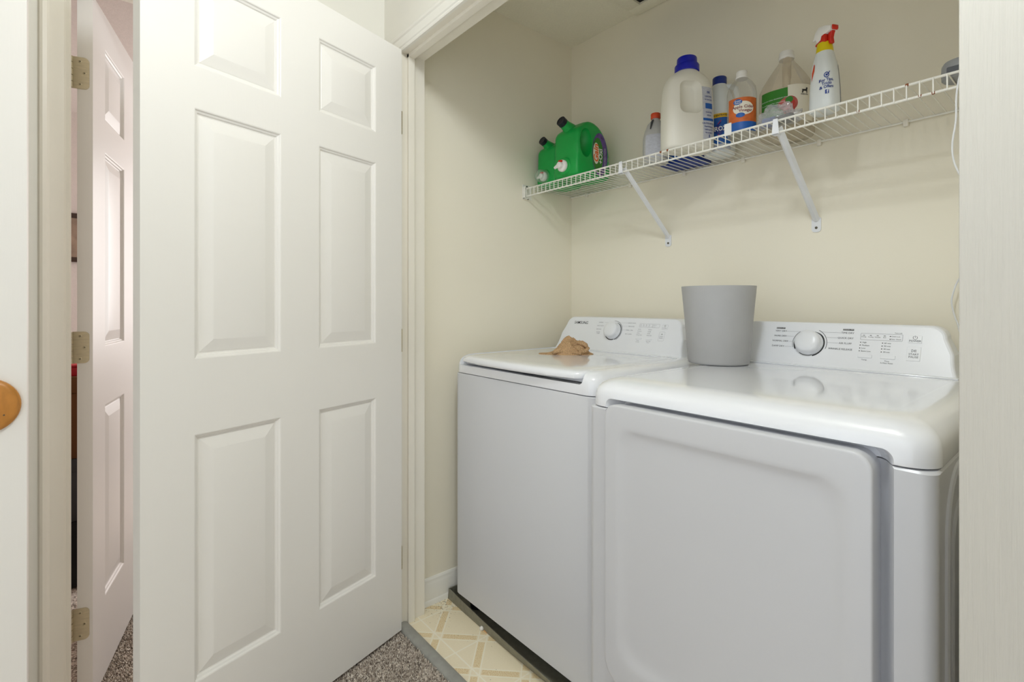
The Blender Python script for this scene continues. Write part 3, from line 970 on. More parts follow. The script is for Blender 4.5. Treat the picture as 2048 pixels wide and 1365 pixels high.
for s_, x, h in (('VERY DRY', .9977, .1084), ('MORE DRY', .9979, .0921), ('NORMAL DRY', 1.0000, .0755), ('DAMP DRY', .9958, .0587), ('TIME DRY', 1.1779, .1100), ('QUICK DRY', 1.1742, .0940), ('AIR FLUFF', 1.1752, .0779), ('WRINKLE RELEASE', 1.1643, .0601)):
    flat_text(pr, P, s_, x, h, .0074, sx=.98)
flat_text(pr, P, 'Temp.', 1.2258, .0335, .0054); flat_text(pr, P, 'Time', 1.2765, .0335, .0054); flat_text(pr, P, '3s Filter Reset', 1.2765, .0280, .0048)
for k, (u, v) in enumerate((('High', '60 min'), ('Medium', '50 min'), ('Low', '40 min'), ('Extra Low', '30 min'))):
    flat_text(pr, P, u, 1.2160 - .0002 * k, .0840 - .0085 * k, .0054, 'LEFT')
    flat_text(pr, P, v, 1.2665 - .0002 * k, .0846 - .0085 * k, .0054, 'LEFT')
for k, s_ in enumerate(('Drying', 'Cooling', 'Wrinkle', 'End')):
    flat_text(pr, P, s_, 1.2178 + .0159 * k, .1010, .0040)
flat_text(pr, P, 'Child Lock', 1.2805, .1048, .0044, 'LEFT'); flat_text(pr, P, 'Filter Check', 1.2805, .0967, .0044, 'LEFT'); flat_text(pr, P, 'Time Left', 1.2950, .1148, .0042)
pr.build('grey_print', M_print, con, recalc=False)
pr = MB()
flat_frame(pr, P, 1.2100, 1.3055, .0918, .1115, .0006, .0025)
for x0, h0, x1, h1 in ((1.012, .1084, 1.052, .1084), (1.052, .1084, 1.060, .1060), (1.012, .0921, 1.038, .0921), (1.016, .0755, 1.034, .0755), (1.012, .0587, 1.036, .0587), (1.110, .1100, 1.162, .1100), (1.127, .0940, 1.156, .0940), (1.130, .0779, 1.158, .0779)):
    flat_line(pr, P, x0, h0, x1, h1, .0005)
pr.build('leader_lines', M_printlt, con, recalc=False)
raised_button(P, con, 1.3180, 1.3460, .0885, .1095)
raised_button(P, con, 1.3170, 1.3460, .0395, .0785)
for x0, x1, h0, h1 in ((1.2092, 1.2425, .0389, .0495), (1.2608, 1.2944, .0398, .0505)):
    raised_button(P, con, x0, x1, h0, h1, .002, .0022)
# print on the raised buttons needs to sit on their faces
pr = MB()
flat_text(pr, P, 'POWER', 1.332, .0942, .0074, sx=.98, d=.0020); power_icon(pr, lambda x, h, d=0: P(x, h, .0020), 1.3318, .1035, .0050)
flat_text(pr, P, 'START', 1.332, .0571, .0074, sx=.98, d=.0020); flat_text(pr, P, 'PAUSE', 1.332, .0495, .0074, sx=.98, d=.0020)
start_icon(pr, lambda x, h, d=0: P(x, h, .0020), 1.3319, .0670, .0046)
pr.build('button_print', M_print, con, recalc=False)
# stamped bead on the right side panel
bead = [(DX1 - .002, y, z) for y, z in rr(-.738, -.14, .10, .862, .10, 10)]
MB().tube(bead, .0075, 8, closed=True).build('side_bead', M_appsat, dr)
bead = [(DX1 - .002, y, z) for y, z in rr(-.690, -.18, .15, .800, .07, 10)]
MB().tube(bead, .006, 8, closed=True).build('side_bead', M_appsat, dr)
for x in (DX0 + .06, DX1 - .06):
    for y in (DFY + .06, DBY - .06):
        MB().lathe([(.022, .0), (.024, .003), (.024, .014), (.012, .017), (.012, .024)], (x, y, 0), 16).build('foot', M_dark, dr)

# ------------------------------------------------------------------ grey bin on the dryer
bc = (0.876, -0.273, 0.9500)
bk = MB().lathe([(.0, .0008), (.083, .0008), (.0865, .002), (.0885, .006), (.0895, .012), (.0960, .10), (.1040, .19), (.1085, .236), (.1085, .2385), (.1062, .2385), (.1060, .236), (.1015, .19), (.0935, .10), (.0870, .012), (.084, .006), (.0, .005)], bc, 64).build('waste_bin', M_bucket, sharp=50)
tag(bk, 'round tapered grey plastic bin standing on the dryer', 'bin')

# ------------------------------------------------------------------ tan rag
def rag():
    cx, cy, z0 = .362, -.404, .9482
    ax = Vector((.62, .78, 0)).normalized()
    # along the picture's left-right direction
    ux = Vector((.644, .765, 0))
    uy = Vector((-.765, .644, 0))
    n, m = 72, 44
    mb = MB()
    def H(a, b):
        # a in -1..1 along, b in -1..1 across
        e_ = max(0.0, 1 - (abs(a + .05) ** 2.4 + abs(b) ** 2.2))
        main = math.exp(-(((a - .02) / .48) ** 2)) * .88
        right = math.exp(-(((a - .62) / .26) ** 2)) * .52
        h = (main + right) * e_ ** .55
        p = Vector((a * 2.3, b * 2.3, 1.7))
        rdg = 1 - abs(noise.noise(p * 1.25)) * 2.2
        rdg2 = 1 - abs(noise.noise(p * 2.7 + Vector((5, 3, 1)))) * 2.0
        h *= .66 + .28 * rdg + .10 * rdg2
        # deep tuck under the dome
        tuck = math.exp(-(((a - .18) / .22) ** 2 + ((b + .46) / .12) ** 2))
        h *= 1 - .55 * tuck
        return max(h, 0) * .074
    vs = []
    for j in range(m + 1):
        for i in range(n + 1):
            a, b = -1.25 + 2.3 * i / n, -1 + 2 * j / m
            # outline: long tail to the left, round mass to the right
            wd = .055 * (1 - max(0, -a - .35) * .75) if a < -.35 else .055 * math.sqrt(max(.02, 1 - max(0, (a - .55) / .52) ** 2))
            wob = 1 + .12 * noise.noise(Vector((a * 3, b, 9)))
            p = Vector((cx, cy, z0)) + ux * (a * .088) + uy * (b * wd * wob)
            rim = .0022 + .0012 * noise.noise(Vector((a * 5, b * 5, 2)))
            edge = min(1.0, (1 - abs(b)) * 6, (a + 1.25) * 8, (1.05 - a) * 8)
            p.z += (H(a, b) + rim) * max(edge, 0) ** .5
            vs.append(p)
    fs = [(j * (n + 1) + i, j * (n + 1) + i + 1, (j + 1) * (n + 1) + i + 1, (j + 1) * (n + 1) + i) for j in range(m) for i in range(n)]
    mb.add(vs, fs)
    root = thing('cleaning_rag', (cx, cy, z0), 'crumpled tan waffle knit rag lying on the washer lid', 'rag')
    mb.build('cloth', M_rag, root, sharp=180, recalc=True)
    # rolled folds on the near side
    def fold(pts, r):
        q = [Vector((cx, cy, z0)) + ux * a + uy * b + Vector((0, 0, c)) for a, b, c in pts]
        MB().tube(q, r, 10).build('fold', M_rag, root, sharp=180)
    fold([(-.060, -.036, .004), (-.052, -.042, .012), (-.035, -.044, .016), (-.010, -.045, .012), (.015, -.046, .006)], [.005, .009, .009, .007, .004])
    fold([(-.005, -.046, .020), (.012, -.050, .012), (.030, -.052, .007), (.036, -.052, .003)], [.004, .006, .006, .003])
    fold([(.020, -.044, .030), (.034, -.049, .020), (.046, -.050, .012), (.060, -.046, .016), (.070, -.040, .026)], [.005, .007, .007, .007, .005])
    fold([(.036, -.052, .020), (.036, -.056, .012), (.037, -.057, .005), (.040, -.057, .002)], [.004, .0055, .006, .003])
    fold([(.028, -.030, .042), (.046, -.034, .042), (.060, -.034, .034), (.066, -.036, .022)], [.006, .010, .009, .005])
    return root
rag()

# ------------------------------------------------------------------ scraps on the floor by the pan
tag(MB().lathe([(0, 0), (.004, .0008), (.0068, .003), (.0078, .0065), (.0068, .0102), (.004, .0130), (0, .0140)], (.256, -.7265, .0), 16).build('cotton_ball', M_whitecap), 'tiny white ball on the vinyl floor beside the drain pan', 'ball')
tag(MB().tube([(.266, -.7235, .002), (.29, -.7215, .0022), (.322, -.7195, .002)], .0018, 8).build('wooden_stick', M_woodlt), 'thin orange stick lying along the drain pan edge', 'stick')

# ================================================================== WIRE SHELF
SH_TILT = -0.0062          # the shelf climbs a little to the right
SHZ = 1.6395               # centre height of the front rod at the left wall
def shz(x):                # height of the shelf's wire deck at x
    return SHZ + 0.0045 - math.sin(SH_TILT) * x
sh = thing('wire_shelf', (0, 0, SHZ), 'white wire closet shelf on two braces along the back wall', 'shelf', ry=SH_TILT)
SHF = -0.300
def rod(y, z, r, name='rod', x0=.004, x1=1.556):
    return MB().tube([(x0, y, z), (x1, y, z)], r, 8).build(name, M_wire, sh, local=True)
rod(SHF, 0, .0032, 'front_rod')
rod(SHF - .001, -.0335, .0032, 'lip_rod')
rod(-.008, 0, .0030, 'back_rod')
rod(SHF + .088, -.004, .0026, 'cross_rod')
wm = MB().tube([(0, -.006, .0035), (0, SHF + .004, .0035), (0, SHF - .0025, .001), (0, SHF - .0040, -.004), (0, SHF - .0042, -.036)], .0016, 6).mesh('wire')
k = 0
x = .016
while x < 1.552:
    link('wire', wm, M_wire, sh, (x, 0, 0))
    x += .0243
    k += 1
# end bracket on the left wall, wall clips, label clip, rust spots
eb = MB().box(.0005, .003, -.315, -.262, -.046, .018).box(.003, .016, -.3135, -.310, -.044, .008).box(.003, .016, -.3135, -.290, -.044, -.040)
ebo = eb.build('end_bracket', M_wire, sh, local=True, bevel=(.001, 1))
for yy, zz in ((-.290, .012), (-.284, -.042)):
    MB().lathe([(.004, 0), (.0036, .0012), (0, .0016)], (.003, yy, zz), 10, axis=(1, 0, 0)).build('screw', M_screw, ebo, local=True)
cm = MB().box(-.006, .006, -.013, -.0008, -.013, .007).mesh('clip', bevel=(.002, 2))
for xx in (.10, .345, .60, .83, 1.07, 1.29, 1.50):
    link('wall_clip', cm, M_trimold, sh, (xx, 0, 0))
MB().box(.912, .934, SHF - .0055, SHF - .0040, -.006, .030).build('label_clip', M_whitecap, sh, local=True, bevel=(.0005, 1))
rm = MB().lathe([(0, -.004), (.0034, -.003), (.0038, 0), (.0034, .003), (0, .004)], (0, 0, 0), 8, axis=(1, 0, 0)).mesh('rust')
for xx, zz in ((1.2556, -.033), (1.353, .0005), (1.377, -.033), (1.401, -.0335), (.716, .0005), (.69, .0005)):
    link('rust_spot', rm, M_rust, sh, (xx, SHF - .001, zz))
# diagonal braces
for bx in (.527, 1.060):
    zt = SHZ - .030 - math.sin(SH_TILT) * bx
    top, foot = Vector((bx, -.292, zt + .012)), Vector((bx, -.004, 1.398))
    d = (foot - top).normalized()
    n_ = Vector((0, d.z, -d.y))
    if n_.y > 0: n_ = -n_
    br = MB()
    hw = .0110
    prof = [(-hw, .0045), (-hw * .35, -.0035), (hw * .35, -.0035), (hw, .0045), (hw - .0015, .0055), (hw * .3, -.0015), (-hw * .3, -.0015), (-hw + .0015, .0055)]
    br.prism(prof, lambda a, b: top + Vector((a, 0, 0)) - n_ * b, lambda a, b: foot + Vector((a, 0, 0)) - n_ * b)
    bo = br.build('brace', M_brace, sh, sharp=30)
    MB().prism(rr(bx - .0135, bx + .0135, 1.362, 1.408, (.010, .010, .004, .004), 5), lambda a, b: (a, -.003, b), lambda a, b: (a, -.0006, b)).build('foot_plate', M_brace, bo, sharp=40)
    MB().lathe([(.0042, 0), (.0038, .0014), (0, .002)], (bx, -.003, 1.376), 12, axis=(0, -1, 0)).build('screw', M_screw, bo)
    MB().prism([(bx - .010, zt - .010), (bx + .010, zt - .010), (bx + .0065, zt + .034), (bx - .0065, zt + .034)], lambda a, b: (a, -.3085, b), lambda a, b: (a, -.3058, b)).box(bx - .009, bx + .009, -.3085, -.290, zt - .010, zt - .007).build('hook', M_brace, bo, bevel=(.001, 1))

# ================================================================== THINGS ON THE SHELF
def ring_point(rings, z, th):
    """interpolate a point on a loft given as (z, a, b, e)"""
    for (z0, a0, b0, e0), (z1, a1, b1, e1) in zip(rings, rings[1:]):
        if z0 <= z <= z1 or (z1 == rings[-1][0] and z >= z1):
            q = 0 if z1 == z0 else min(1, (z - z0) / (z1 - z0))
            a, b, e_ = a0 + (a1 - a0) * q, b0 + (b1 - b0) * q, e0 + (e1 - e0) * q
            c, s_ = math.cos(th), math.sin(th)
            return a * math.copysign(abs(c) ** (2 / e_), c), b * math.copysign(abs(s_) ** (2 / e_), s_)
    return 0, 0
class Bottle:
    """upright bottle: superellipse sections (z, half x, half y, exponent) about a centre"""
    def __init__(s, cx, cy, z0, secs, rot=0.0):
        s.c = Vector((cx, cy, z0)); s.secs = secs; s.rot = rot
    def rings(s, n=40):
        return [[Vector((p[0], p[1], p[2])) for p in sup(s.c.x, s.c.y, s.c.z + z, a, b, e_, n, s.rot)] for z, a, b, e_ in s.secs]
    def pt(s, th, z, off=.0008):
        x, y = ring_point(s.secs, z, th)
        x2, y2 = ring_point(s.secs, z, th + .01)
        t = Vector((x2 - x, y2 - y))
        nn = Vector((t.y, -t.x))
        if nn.length > 0: nn.normalize()
        x += nn.x * off; y += nn.y * off
        return Vector((s.c.x + x * math.cos(s.rot) - y * math.sin(s.rot), s.c.y + x * math.sin(s.rot) + y * math.cos(s.rot), s.c.z + z))
    def body(s, name, m, root, sharp=40):
        return MB().loft(s.rings()).build(name, m, root, sharp=sharp)
    def wrap(s, th0, z0, r):
        """flat (x, y) -> surface; x to the right as seen from outside"""
        return lambda off: (lambda x, y: s.pt(th0 + x / r, z0 + y, off))
    def label(s, name, m, root, th0, th1, z0, z1, off=.0008, nu=20, nv=6, rad=0):
        mb = MB()
        mb.patch(nu, nv, lambda u, v: s.pt(th0 + (th1 - th0) * u, z0 + (z1 - z0) * v, off))
        return mb.build(name, m, root, recalc=False, sharp=60)
    def shape(s, name, m, root, pts, th0, zc, r, off):
        mb = MB()
        f = s.wrap(th0, zc, r)(off)
        # fan from the centre, subdivided to follow the curve
        cx = sum(p[0] for p in pts) / len(pts); cy = sum(p[1] for p in pts) / len(pts)
        n = len(pts); rings = []
        for q in (.02, .35, .68, 1.0):
            rings.append([f(cx + (p[0] - cx) * q, cy + (p[1] - cy) * q) for p in pts])
        mb.loft(rings, True, False)
        return mb.build(name, m, root, recalc=False, sharp=60)
    def text(s, name, m, root, items, th0, r):
        mb = MB()
        for body, size, x, z, kw in items:
            f = s.wrap(th0, z, r)(kw.pop('off', .0016))
            ang = kw.pop('ang', 0.0)
            ca, sa = math.cos(ang), math.sin(ang)
            put_text(mb, body, size, lambda a, b: f(x + a * ca - b * sa, a * sa + b * ca), **kw)
        return mb.build(name, m, root, recalc=False, sharp=60)
def ell(a, b, n=28, cx=0.0, cy=0.0):
    return [(cx + a * math.cos(2 * math.pi * k / n), cy + b * math.sin(2 * math.pi * k / n)) for k in range(n)]

# ---- two green detergent jugs lying on their sides, taps to the front
def green_jug(xm, yf, k, label, cup, with_label):
    """xm mid plane, yf front of tap boss, k scale"""
    z0 = shz(xm) + .0022
    root = thing('detergent_jug', (xm, yf + .12 * k, z0), label, 'detergent jug', 'green detergent jugs lying on the wire shelf')
    # side outline (y back from the front, z up)
    OUT = [(.012, .000), (.060, .000), (.120, .000), (.180, .001), (.203, .006), (.212, .022), (.213, .070), (.208, .120), (.196, .160), (.172, .196), (.144, .222), (.110, .234), (.084, .236), (.062, .228), (.044, .214),
           (.026, .204), (.012, .192), (.006, .176), (.006, .160), (.004, .140), (.003, .110), (.003, .085), (.000, .066), (-.001, .040), (.001, .014)]
    def sm(pts, it=2):
        for _ in range(it):
            q = []
            for i in range(len(pts)):
                a, b = pts[i], pts[(i + 1) % len(pts)]
                q += [(.75 * a[0] + .25 * b[0], .75 * a[1] + .25 * b[1]), (.25 * a[0] + .75 * b[0], .25 * a[1] + .75 * b[1])]
            pts = q
        return pts
    OUT = sm(OUT, 1)
    cy_ = .11; cz_ = .11
    th = .068
    rings = []
    for q in (-1.0, -.985, -.93, -.82, -.6, -.3, 0, .3, .6, .82, .93, .985, 1.0):
        ins = {1.0: .022, .985: .014, .93: .007, .82: .003, .6: .0005}.get(abs(q), 0.0)
        pts = []
        for (y, z) in OUT:
            d = Vector((y - cy_, z - cz_)); L_ = d.length
            f = max(.05, (L_ - ins) / L_)
            pts.append(Vector((xm + q * th * k, yf + (cy_ + d.x * f) * k, z0 + max(0, cz_ + d.y * f) * k)))
        rings.append(pts)
    jb = MB().loft(rings).build('jug_body', M_green, root, sharp=50)
    # scooped handle on both faces
    cuts = []
    for sg in (-1, 1):
        cb = MB()
        rg = []
        for i in range(13):
            ph = math.pi * i / 12
            rg.append([Vector((xm + sg * (th + .010) * k + .052 * k * math.cos(ph), yf + (.054 + .036 * math.sin(ph) * math.cos(t)) * k, z0 + (.138 + .060 * math.sin(ph) * math.sin(t) ) * k)) for t in [2 * math.pi * q / 24 for q in range(24)]])
        cb.loft(rg[1:-1])
        cuts.append(cb)
    boolean(jb, cuts, sharp=50)
    # neck and black cap up front
    ax = Vector((0, -.91, .41)).normalized()
    c0 = Vector((xm, yf + .040 * k, z0 + .199 * k))
    MB().lathe([(.030 * k, -.016 * k), (.028 * k, .006 * k), (.0235 * k, .024 * k), (.0205 * k, .038 * k), (.019 * k, .056 * k)], c0, 24, axis=ax).build('neck', M_green, root, sharp=60)
    MB().lathe([(.0185 * k, .048 * k), (.0205 * k, .050 * k), (.0205 * k, .068 * k), (.019 * k, .0695 * k), (.014 * k, .0690 * k), (.0135 * k, .0675 * k), (0, .0675 * k)], c0, 24, axis=ax).build('cap', M_black, root, sharp=40)
    # tap: boss, white collar, nozzle, red push button
    c1 = Vector((xm, yf + .006 * k, z0 + .046 * k))
    fr = Vector((0, -1, 0))
    MB().lathe([(.043 * k, -.020 * k), (.042 * k, -.004 * k), (.036 * k, .006 * k), (.033 * k, .012 * k), (.031 * k, .013 * k)], c1, 28, axis=fr).build('tap_boss', M_green, root, sharp=60)
    tp_ = MB().lathe([(.0225 * k, .010 * k), (.024 * k, .013 * k), (.024 * k, .022 * k), (.021 * k, .026 * k), (.0135 * k, .028 * k), (.0125 * k, .040 * k), (.009 * k, .043 * k), (0, .044 * k)], c1, 24, axis=fr).build('tap', M_whitecap, root, sharp=40)
    MB().tube([c1 + Vector((0, -.034, .0)) * k, c1 + Vector((-.012, -.037, -.003)) * k, c1 + Vector((-.024, -.038, -.008)) * k], [.0085 * k, .007 * k, .0055 * k], 12).build('nozzle', M_whitecap, tp_)
    MB().box(c1.x - .008 * k, c1.x + .009 * k, c1.y - .036 * k, c1.y - .020 * k, c1.z + .012 * k, c1.z + .020 * k).build('push_button', M_red, tp_, bevel=(.002, 2))
    if cup:
        cp = MB().lathe([(.033 * k, .004 * k), (.034 * k, .006 * k), (.031 * k, .040 * k), (.027 * k, .054 * k), (.024 * k, .056 * k), (0, .057 * k)], c1, 28, axis=fr)
        o = cp.build('measuring_cup', M_cup, root, sharp=50)
        o['label'] = 'clear measuring cup pushed over the tap'
    # label on the right face; text runs upward, tops towards the front
    if with_label:
        X = xm + th * k + .0006
        def L(a, b, d=0.0):     # a: up the jug, b: towards the front
            return Vector((X + d, yf + (.140 - b) * k, z0 + (.104 + a) * k))
        lb = MB(); pts = [L(p[0], p[1]) for p in ell(.090, .048, 36)]
        lb.add(pts, [tuple(range(len(pts)))]); lo = lb.build('label', M_lpurple, root, recalc=False)
        lb = MB(); pts = [L(p[0] - .002, p[1] + .013, .0003) for p in ell(.070, .033, 36)]
        lb.add(pts, [tuple(range(len(pts)))]); lb.build('label_field', M_lgreen, lo, recalc=False)
        lb = MB(); pts = [L(p[0] + .002, p[1] + .024, .0006) for p in ell(.044, .019, 28)]
        lb.add(pts, [tuple(range(len(pts)))]); lb.build('logo_backing', M_lcream, lo, recalc=False)
        lb = MB(); put_text(lb, 'Gain', .040, lambda a, b: L(a + .002, b + .024, .0009), bold=.03, shear=.2); lb.build('logo_lettering', M_orange, lo, recalc=False)
        lb = MB(); put_text(lb, '+Oxi', .030, lambda a, b: L(a - .006, b - .004, .0009), bold=.02); lb.build('label_lettering', M_white, lo, recalc=False)
        lb = MB(); put_text(lb, 'SUPER STAIN FIGHTER', .0085, lambda a, b: L(a - .010, b - .032, .0006)); lb.build('small_lettering', M_white, lo, recalc=False)
        lb = MB(); put_text(lb, '107 loads  4.55 L', .008, lambda a, b: L(a - .03, b - .052, .0004)); lb.build('volume_lettering', M_lcream, root, recalc=False)
    return root
green_jug(.232, -.290, 1.0, 'larger green detergent jug with purple label and bare white tap', False, True)
green_jug(.080, -.252, .86, 'smaller green detergent jug with clear cup over its tap, against the left wall', True, False)

# ---- grey bottle with orange-red cap
zb = shz(.58) + .002
gb = thing('cleaner_bottle', (.578, -.165, zb), 'grey cleaner bottle with red cap, left of the white jug', 'bottle')
B = Bottle(.578, -.165, zb, [(0, .040, .028, 2.6), (.003, .045, .032, 2.6), (.05, .046, .033, 2.6), (.095, .045, .032, 2.6), (.125, .038, .028, 2.4), (.148, .029, .022, 2.2), (.160, .018, .016, 2), (.166, .014, .014, 2), (.172, .0135, .0135, 2)], rot=.5)
B.body('bottle_body', M_lgreyplast, gb)
MB().lathe([(.0165, .168), (.0175, .170), (.0175, .186), (.0165, .188), (0, .188)], (.578, -.165, zb), 20).build('cap', M_orangered, gb, sharp=40)
B.label('label', M_lgrey, gb, -2.3, -.5, .02, .105, .0008)
MB().tube([B.pt(-1.9, .160, .004), B.pt(-1.9, .150, .006), B.pt(-1.9, .125, .003)], [.003, .004, .002], 8).build('grip', M_devdark, gb)

# ---- big white jug with blue cap, turned so its grip faces the room
zj = shz(.74) + .0022
JX, JY, JR = .733, -.212, math.radians(-32)
wj = thing('laundry_jug', (JX, JY, zj), 'large milky white jug with royal blue cap standing on the shelf', 'jug')
B = Bottle(JX, JY, zj, [(0, .044, .074, 3.2), (.003, .050, .081, 3.4), (.012, .0525, .084, 3.6), (.092, .0525, .084, 3.6), (.148, .052, .083, 3.5), (.198, .051, .081, 3.3), (.226, .049, .076, 3.0), (.242, .046, .069, 2.7), (.255, .041, .058, 2.4), (.264, .036, .046, 2.1), (.270, .033, .036, 2.0), (.278, .031, .031, 2.0)], rot=JR)
jb = B.body('jug_body', M_milk, wj)
def rbox_cut(x0, x1, y0, y1, z0, z1, r, flip):
    rg = []
    for q, i in [(0.0, 0.0), (.45, .001), (.75, .004), (.92, .009), (1.0, .016)]:
        x = x0 + (x1 - x0) * q if not flip else x1 + (x0 - x1) * q
        rg.append([(JX + x * math.cos(JR) - y * math.sin(JR), JY + x * math.sin(JR) + y * math.cos(JR), zj + z) for y, z in rr(y0 + i, y1 - i, z0 + i, z1 - i, r, 6)])
    return MB().loft(rg)
boolean(jb, [rbox_cut(.022, .10, -.052, .030, .112, .226, .022, True), rbox_cut(-.10, -.022, -.052, .030, .112, .226, .022, False)], sharp=50)
MB().lathe([(.0385, .270), (.040, .2715), (.040, .291), (.0385, .2935), (.0335, .294), (.0325, .316), (.031, .3185), (0, .3188)], (JX, JY, zj), 36).build('cap', M_blue, wj, sharp=40)
lab = B.label('label', M_lgrey, wj, .16, .80, .030, .205, .0008, 24, 10)
B.label('label_band', M_lblue, lab, .16, .80, .092, .100, .0013, 24, 2)
B.label('label_badge', M_lblue, lab, .26, .70, .132, .150, .0013, 24, 2)
tb = MB()
for z, s_ in ((.188, 'oxi'), (.172, 'DIRECTIONS:'), (.162, 'for best results'), (.120, 'boosts stains'), (.110, 'and odor'), (.082, 'CAUTION: IRRITANT'), (.072, 'Read all warnings'), (.062, 'before use. Keep'), (.052, 'out of reach of'), (.040, '8')):
    sz = .016 if s_ in ('oxi', '8') else .0075
    put_text(tb, s_, sz, lambda a, b: B.pt(.46 + a / .105, z + b, .0016), 'CENTER', bold=.01)
tb.build('label_lettering', M_dblue, lab, recalc=False)

# ---- blue flat box behind / below the white jug
zt = shz(.72) + .002
bx_ = thing('dryer_sheet_box', (.64, -.070, zt), 'royal blue flat box behind the white jug at the wall', 'box')
MB().box(.570, .715, -.124, -.014, zt, zt + .055).build('carton', M_dblue, bx_, bevel=(.002, 2))
MB().box(.575, .710, -.1248, -.1242, zt + .012, zt + .043).build('label', M_lblue, bx_)

# ---- bleach bottle
zc = shz(.78) + .002
BX, BY = .780, -.079
bl = thing('bleach_bottle', (BX, BY, zc), 'pale bleach bottle with navy blue cap and blue label', 'bleach bottle')
B = Bottle(BX, BY, zc, [(0, .043, .043, 2.4), (.003, .047, .047, 2.5), (.01, .048, .048, 2.5), (.140, .048, .048, 2.5), (.168, .047, .047, 2.4), (.196, .043, .043, 2.3), (.218, .036, .036, 2.2), (.235, .029, .029, 2), (.246, .0235, .0235, 2), (.255, .021, .021, 2)])
B.body('bottle_body', M_bleach, bl)
MB().lathe([(.0215, .246), (.0232, .248), (.0232, .272), (.022, .2745), (0, .275)], (BX, BY, zc), 28).build('cap', M_navy, bl, sharp=40)
hb = Vector((BX, BY, zc))
MB().tube([hb + Vector((.018, .004, .240)), hb + Vector((.036, .008, .236)), hb + Vector((.052, .010, .224)), hb + Vector((.058, .011, .196)), hb + Vector((.052, .010, .162)), hb + Vector((.036, .008, .146))], [.009, .0095, .0095, .0095, .0095, .009], 12).build('handle', M_bleach, bl, sharp=60)
FR = math.atan2(-.86, .50)     # angle facing the room
lab = B.label('label', M_lblue, bl, FR - 1.5, FR + .80, .022, .124, .0008, 30, 4)
B.label('label_band', M_lyel, lab, FR - 1.5, FR + .80, .120, .134, .0012, 30, 2)
B.label('label_foot', M_lgrey, lab, FR - 1.5, FR + .80, .010, .030, .0012, 30, 2)
B.shape('logo_border', M_lred, lab, [(-.055, .0), (-.036, .027), (.014, .030), (.050, .0), (.014, -.030), (-.036, -.027)], FR - .30, .080, .048, .0014)
B.shape('logo_field', M_dblue, lab, [(-.049, .0), (-.034, .0215), (.012, .0238), (.041, .0), (.012, -.0238), (-.034, -.0215)], FR - .30, .080, .048, .0019)
B.text('logo_lettering', M_white, lab, [('CLOROX', .0215, -.006, .080, dict(bold=.03, sx=.90, off=.0025, ang=.03))], FR - .30, .048)
B.text('small_lettering', M_ink, lab, [('NEW! CONCENTRATED FORMULA', .0085, .0, .127, dict(bold=.02, off=.0018))], FR, .048)
B.text('foot_lettering', M_dblue, lab, [('Disinfecting Bleach', .009, .0, .021, dict(off=.0018))], FR, .048)

# ---- apple cider vinegar bottle
zv = shz(.91) + .002
vb = thing('vinegar_bottle', (.921, -.212, zv), 'clear round vinegar bottle with orange label and white cap', 'bottle')
B = Bottle(.921, -.212, zv, [(0, .035, .035, 2), (.004, .040, .040, 2), (.012, .0425, .0425, 2), (.118, .0425, .0425, 2), (.136, .0425, .0425, 2), (.154, .0395, .0395, 2), (.169, .031, .031, 2), (.179, .022, .022, 2), (.185, .0165, .0165, 2), (.197, .0145, .0145, 2)])
B.body('bottle_body', M_clear, vb)
MB().lathe([(.0168, .183), (.0178, .1845), (.0178, .1885), (.0162, .190), (.0160, .2045), (.015, .206), (0, .206)], (.921, -.212, zv), 28).build('cap', M_whitecap, vb, sharp=40)
lab = B.label('label', M_lorange, vb, FR - 1.1, FR + 1.1, .036, .112, .0008, 26, 4)
B.label('label_foot', M_lblue, lab, FR - 1.1, FR + 1.1, .010, .038, .0010, 26, 2)
B.shape('logo_field', M_lcream, lab, ell(.030, .021), FR + .02, .079, .0425, .0013)
B.shape('brand_badge', M_lblue, lab, ell(.0125, .0085), FR - .35, .0985, .0425, .0019)
B.shape('size_badge', M_lblue, lab, ell(.0125, .0072), FR - .18, .0580, .0425, .0019)
B.text('badge_lettering', M_white, lab, [('Great', .0078, 0, .1012, dict(off=.0025, bold=.01)), ('Value', .0078, 0, .0950, dict(off=.0025, bold=.01))], FR - .35, .0425)
B.text('label_lettering', M_maroon, lab, [('Apple Cider', .0125, -.001, .0828, dict(off=.0019, bold=.012)), ('Vinegar', .0125, .006, .0715, dict(off=.0019, bold=.012))], FR + .02, .0425)

# ---- gallon jug, clear, green and white label
zg = shz(1.01) + .002
gj = thing('gallon_jug', (1.008, -.098, zg), 'clear gallon vinegar jug with green and white apple label', 'jug')
B = Bottle(1.008, -.098, zg, [(0, .066, .066, 2.3), (.004, .072, .072, 2.4), (.012, .075, .075, 2.5), (.125, .075, .075, 2.5), (.145, .074, .074, 2.4), (.165, .067, .067, 2.2), (.190, .053, .053, 2.1), (.215, .037, .037, 2), (.232, .025, .025, 2), (.240, .0205, .0205, 2), (.256, .0190, .0190, 2)], rot=.1)
B.body('jug_body', M_clearwarm, gj)
MB().lathe([(.0212, .246), (.0222, .2475), (.0222, .254), (.0206, .2555), (.0202, .268), (.019, .270), (0, .270)], (1.008, -.098, zg), 30).build('cap', M_whitecap, gj, sharp=40)
hb = Vector((1.008, -.098, zg))
MB().tube([hb + Vector((.010, -.020, .236)), hb + Vector((.014, -.032, .226)), hb + Vector((.020, -.050, .200)), hb + Vector((.024, -.060, .165)), hb + Vector((.022, -.058, .140))], [.011, .012, .012, .012, .010], 12).build('handle', M_clearwarm, gj, sharp=60)
FG = math.atan2(-.82, .58) - .1 - .22
lab = B.label('label', M_lcream, gj, FG - .05, FG + 1.15, .030, .138, .0008, 24, 4)
B.label('label_green', M_lgreen, lab, FG - 1.0, FG - .05, .030, .132, .0008, 24, 4)
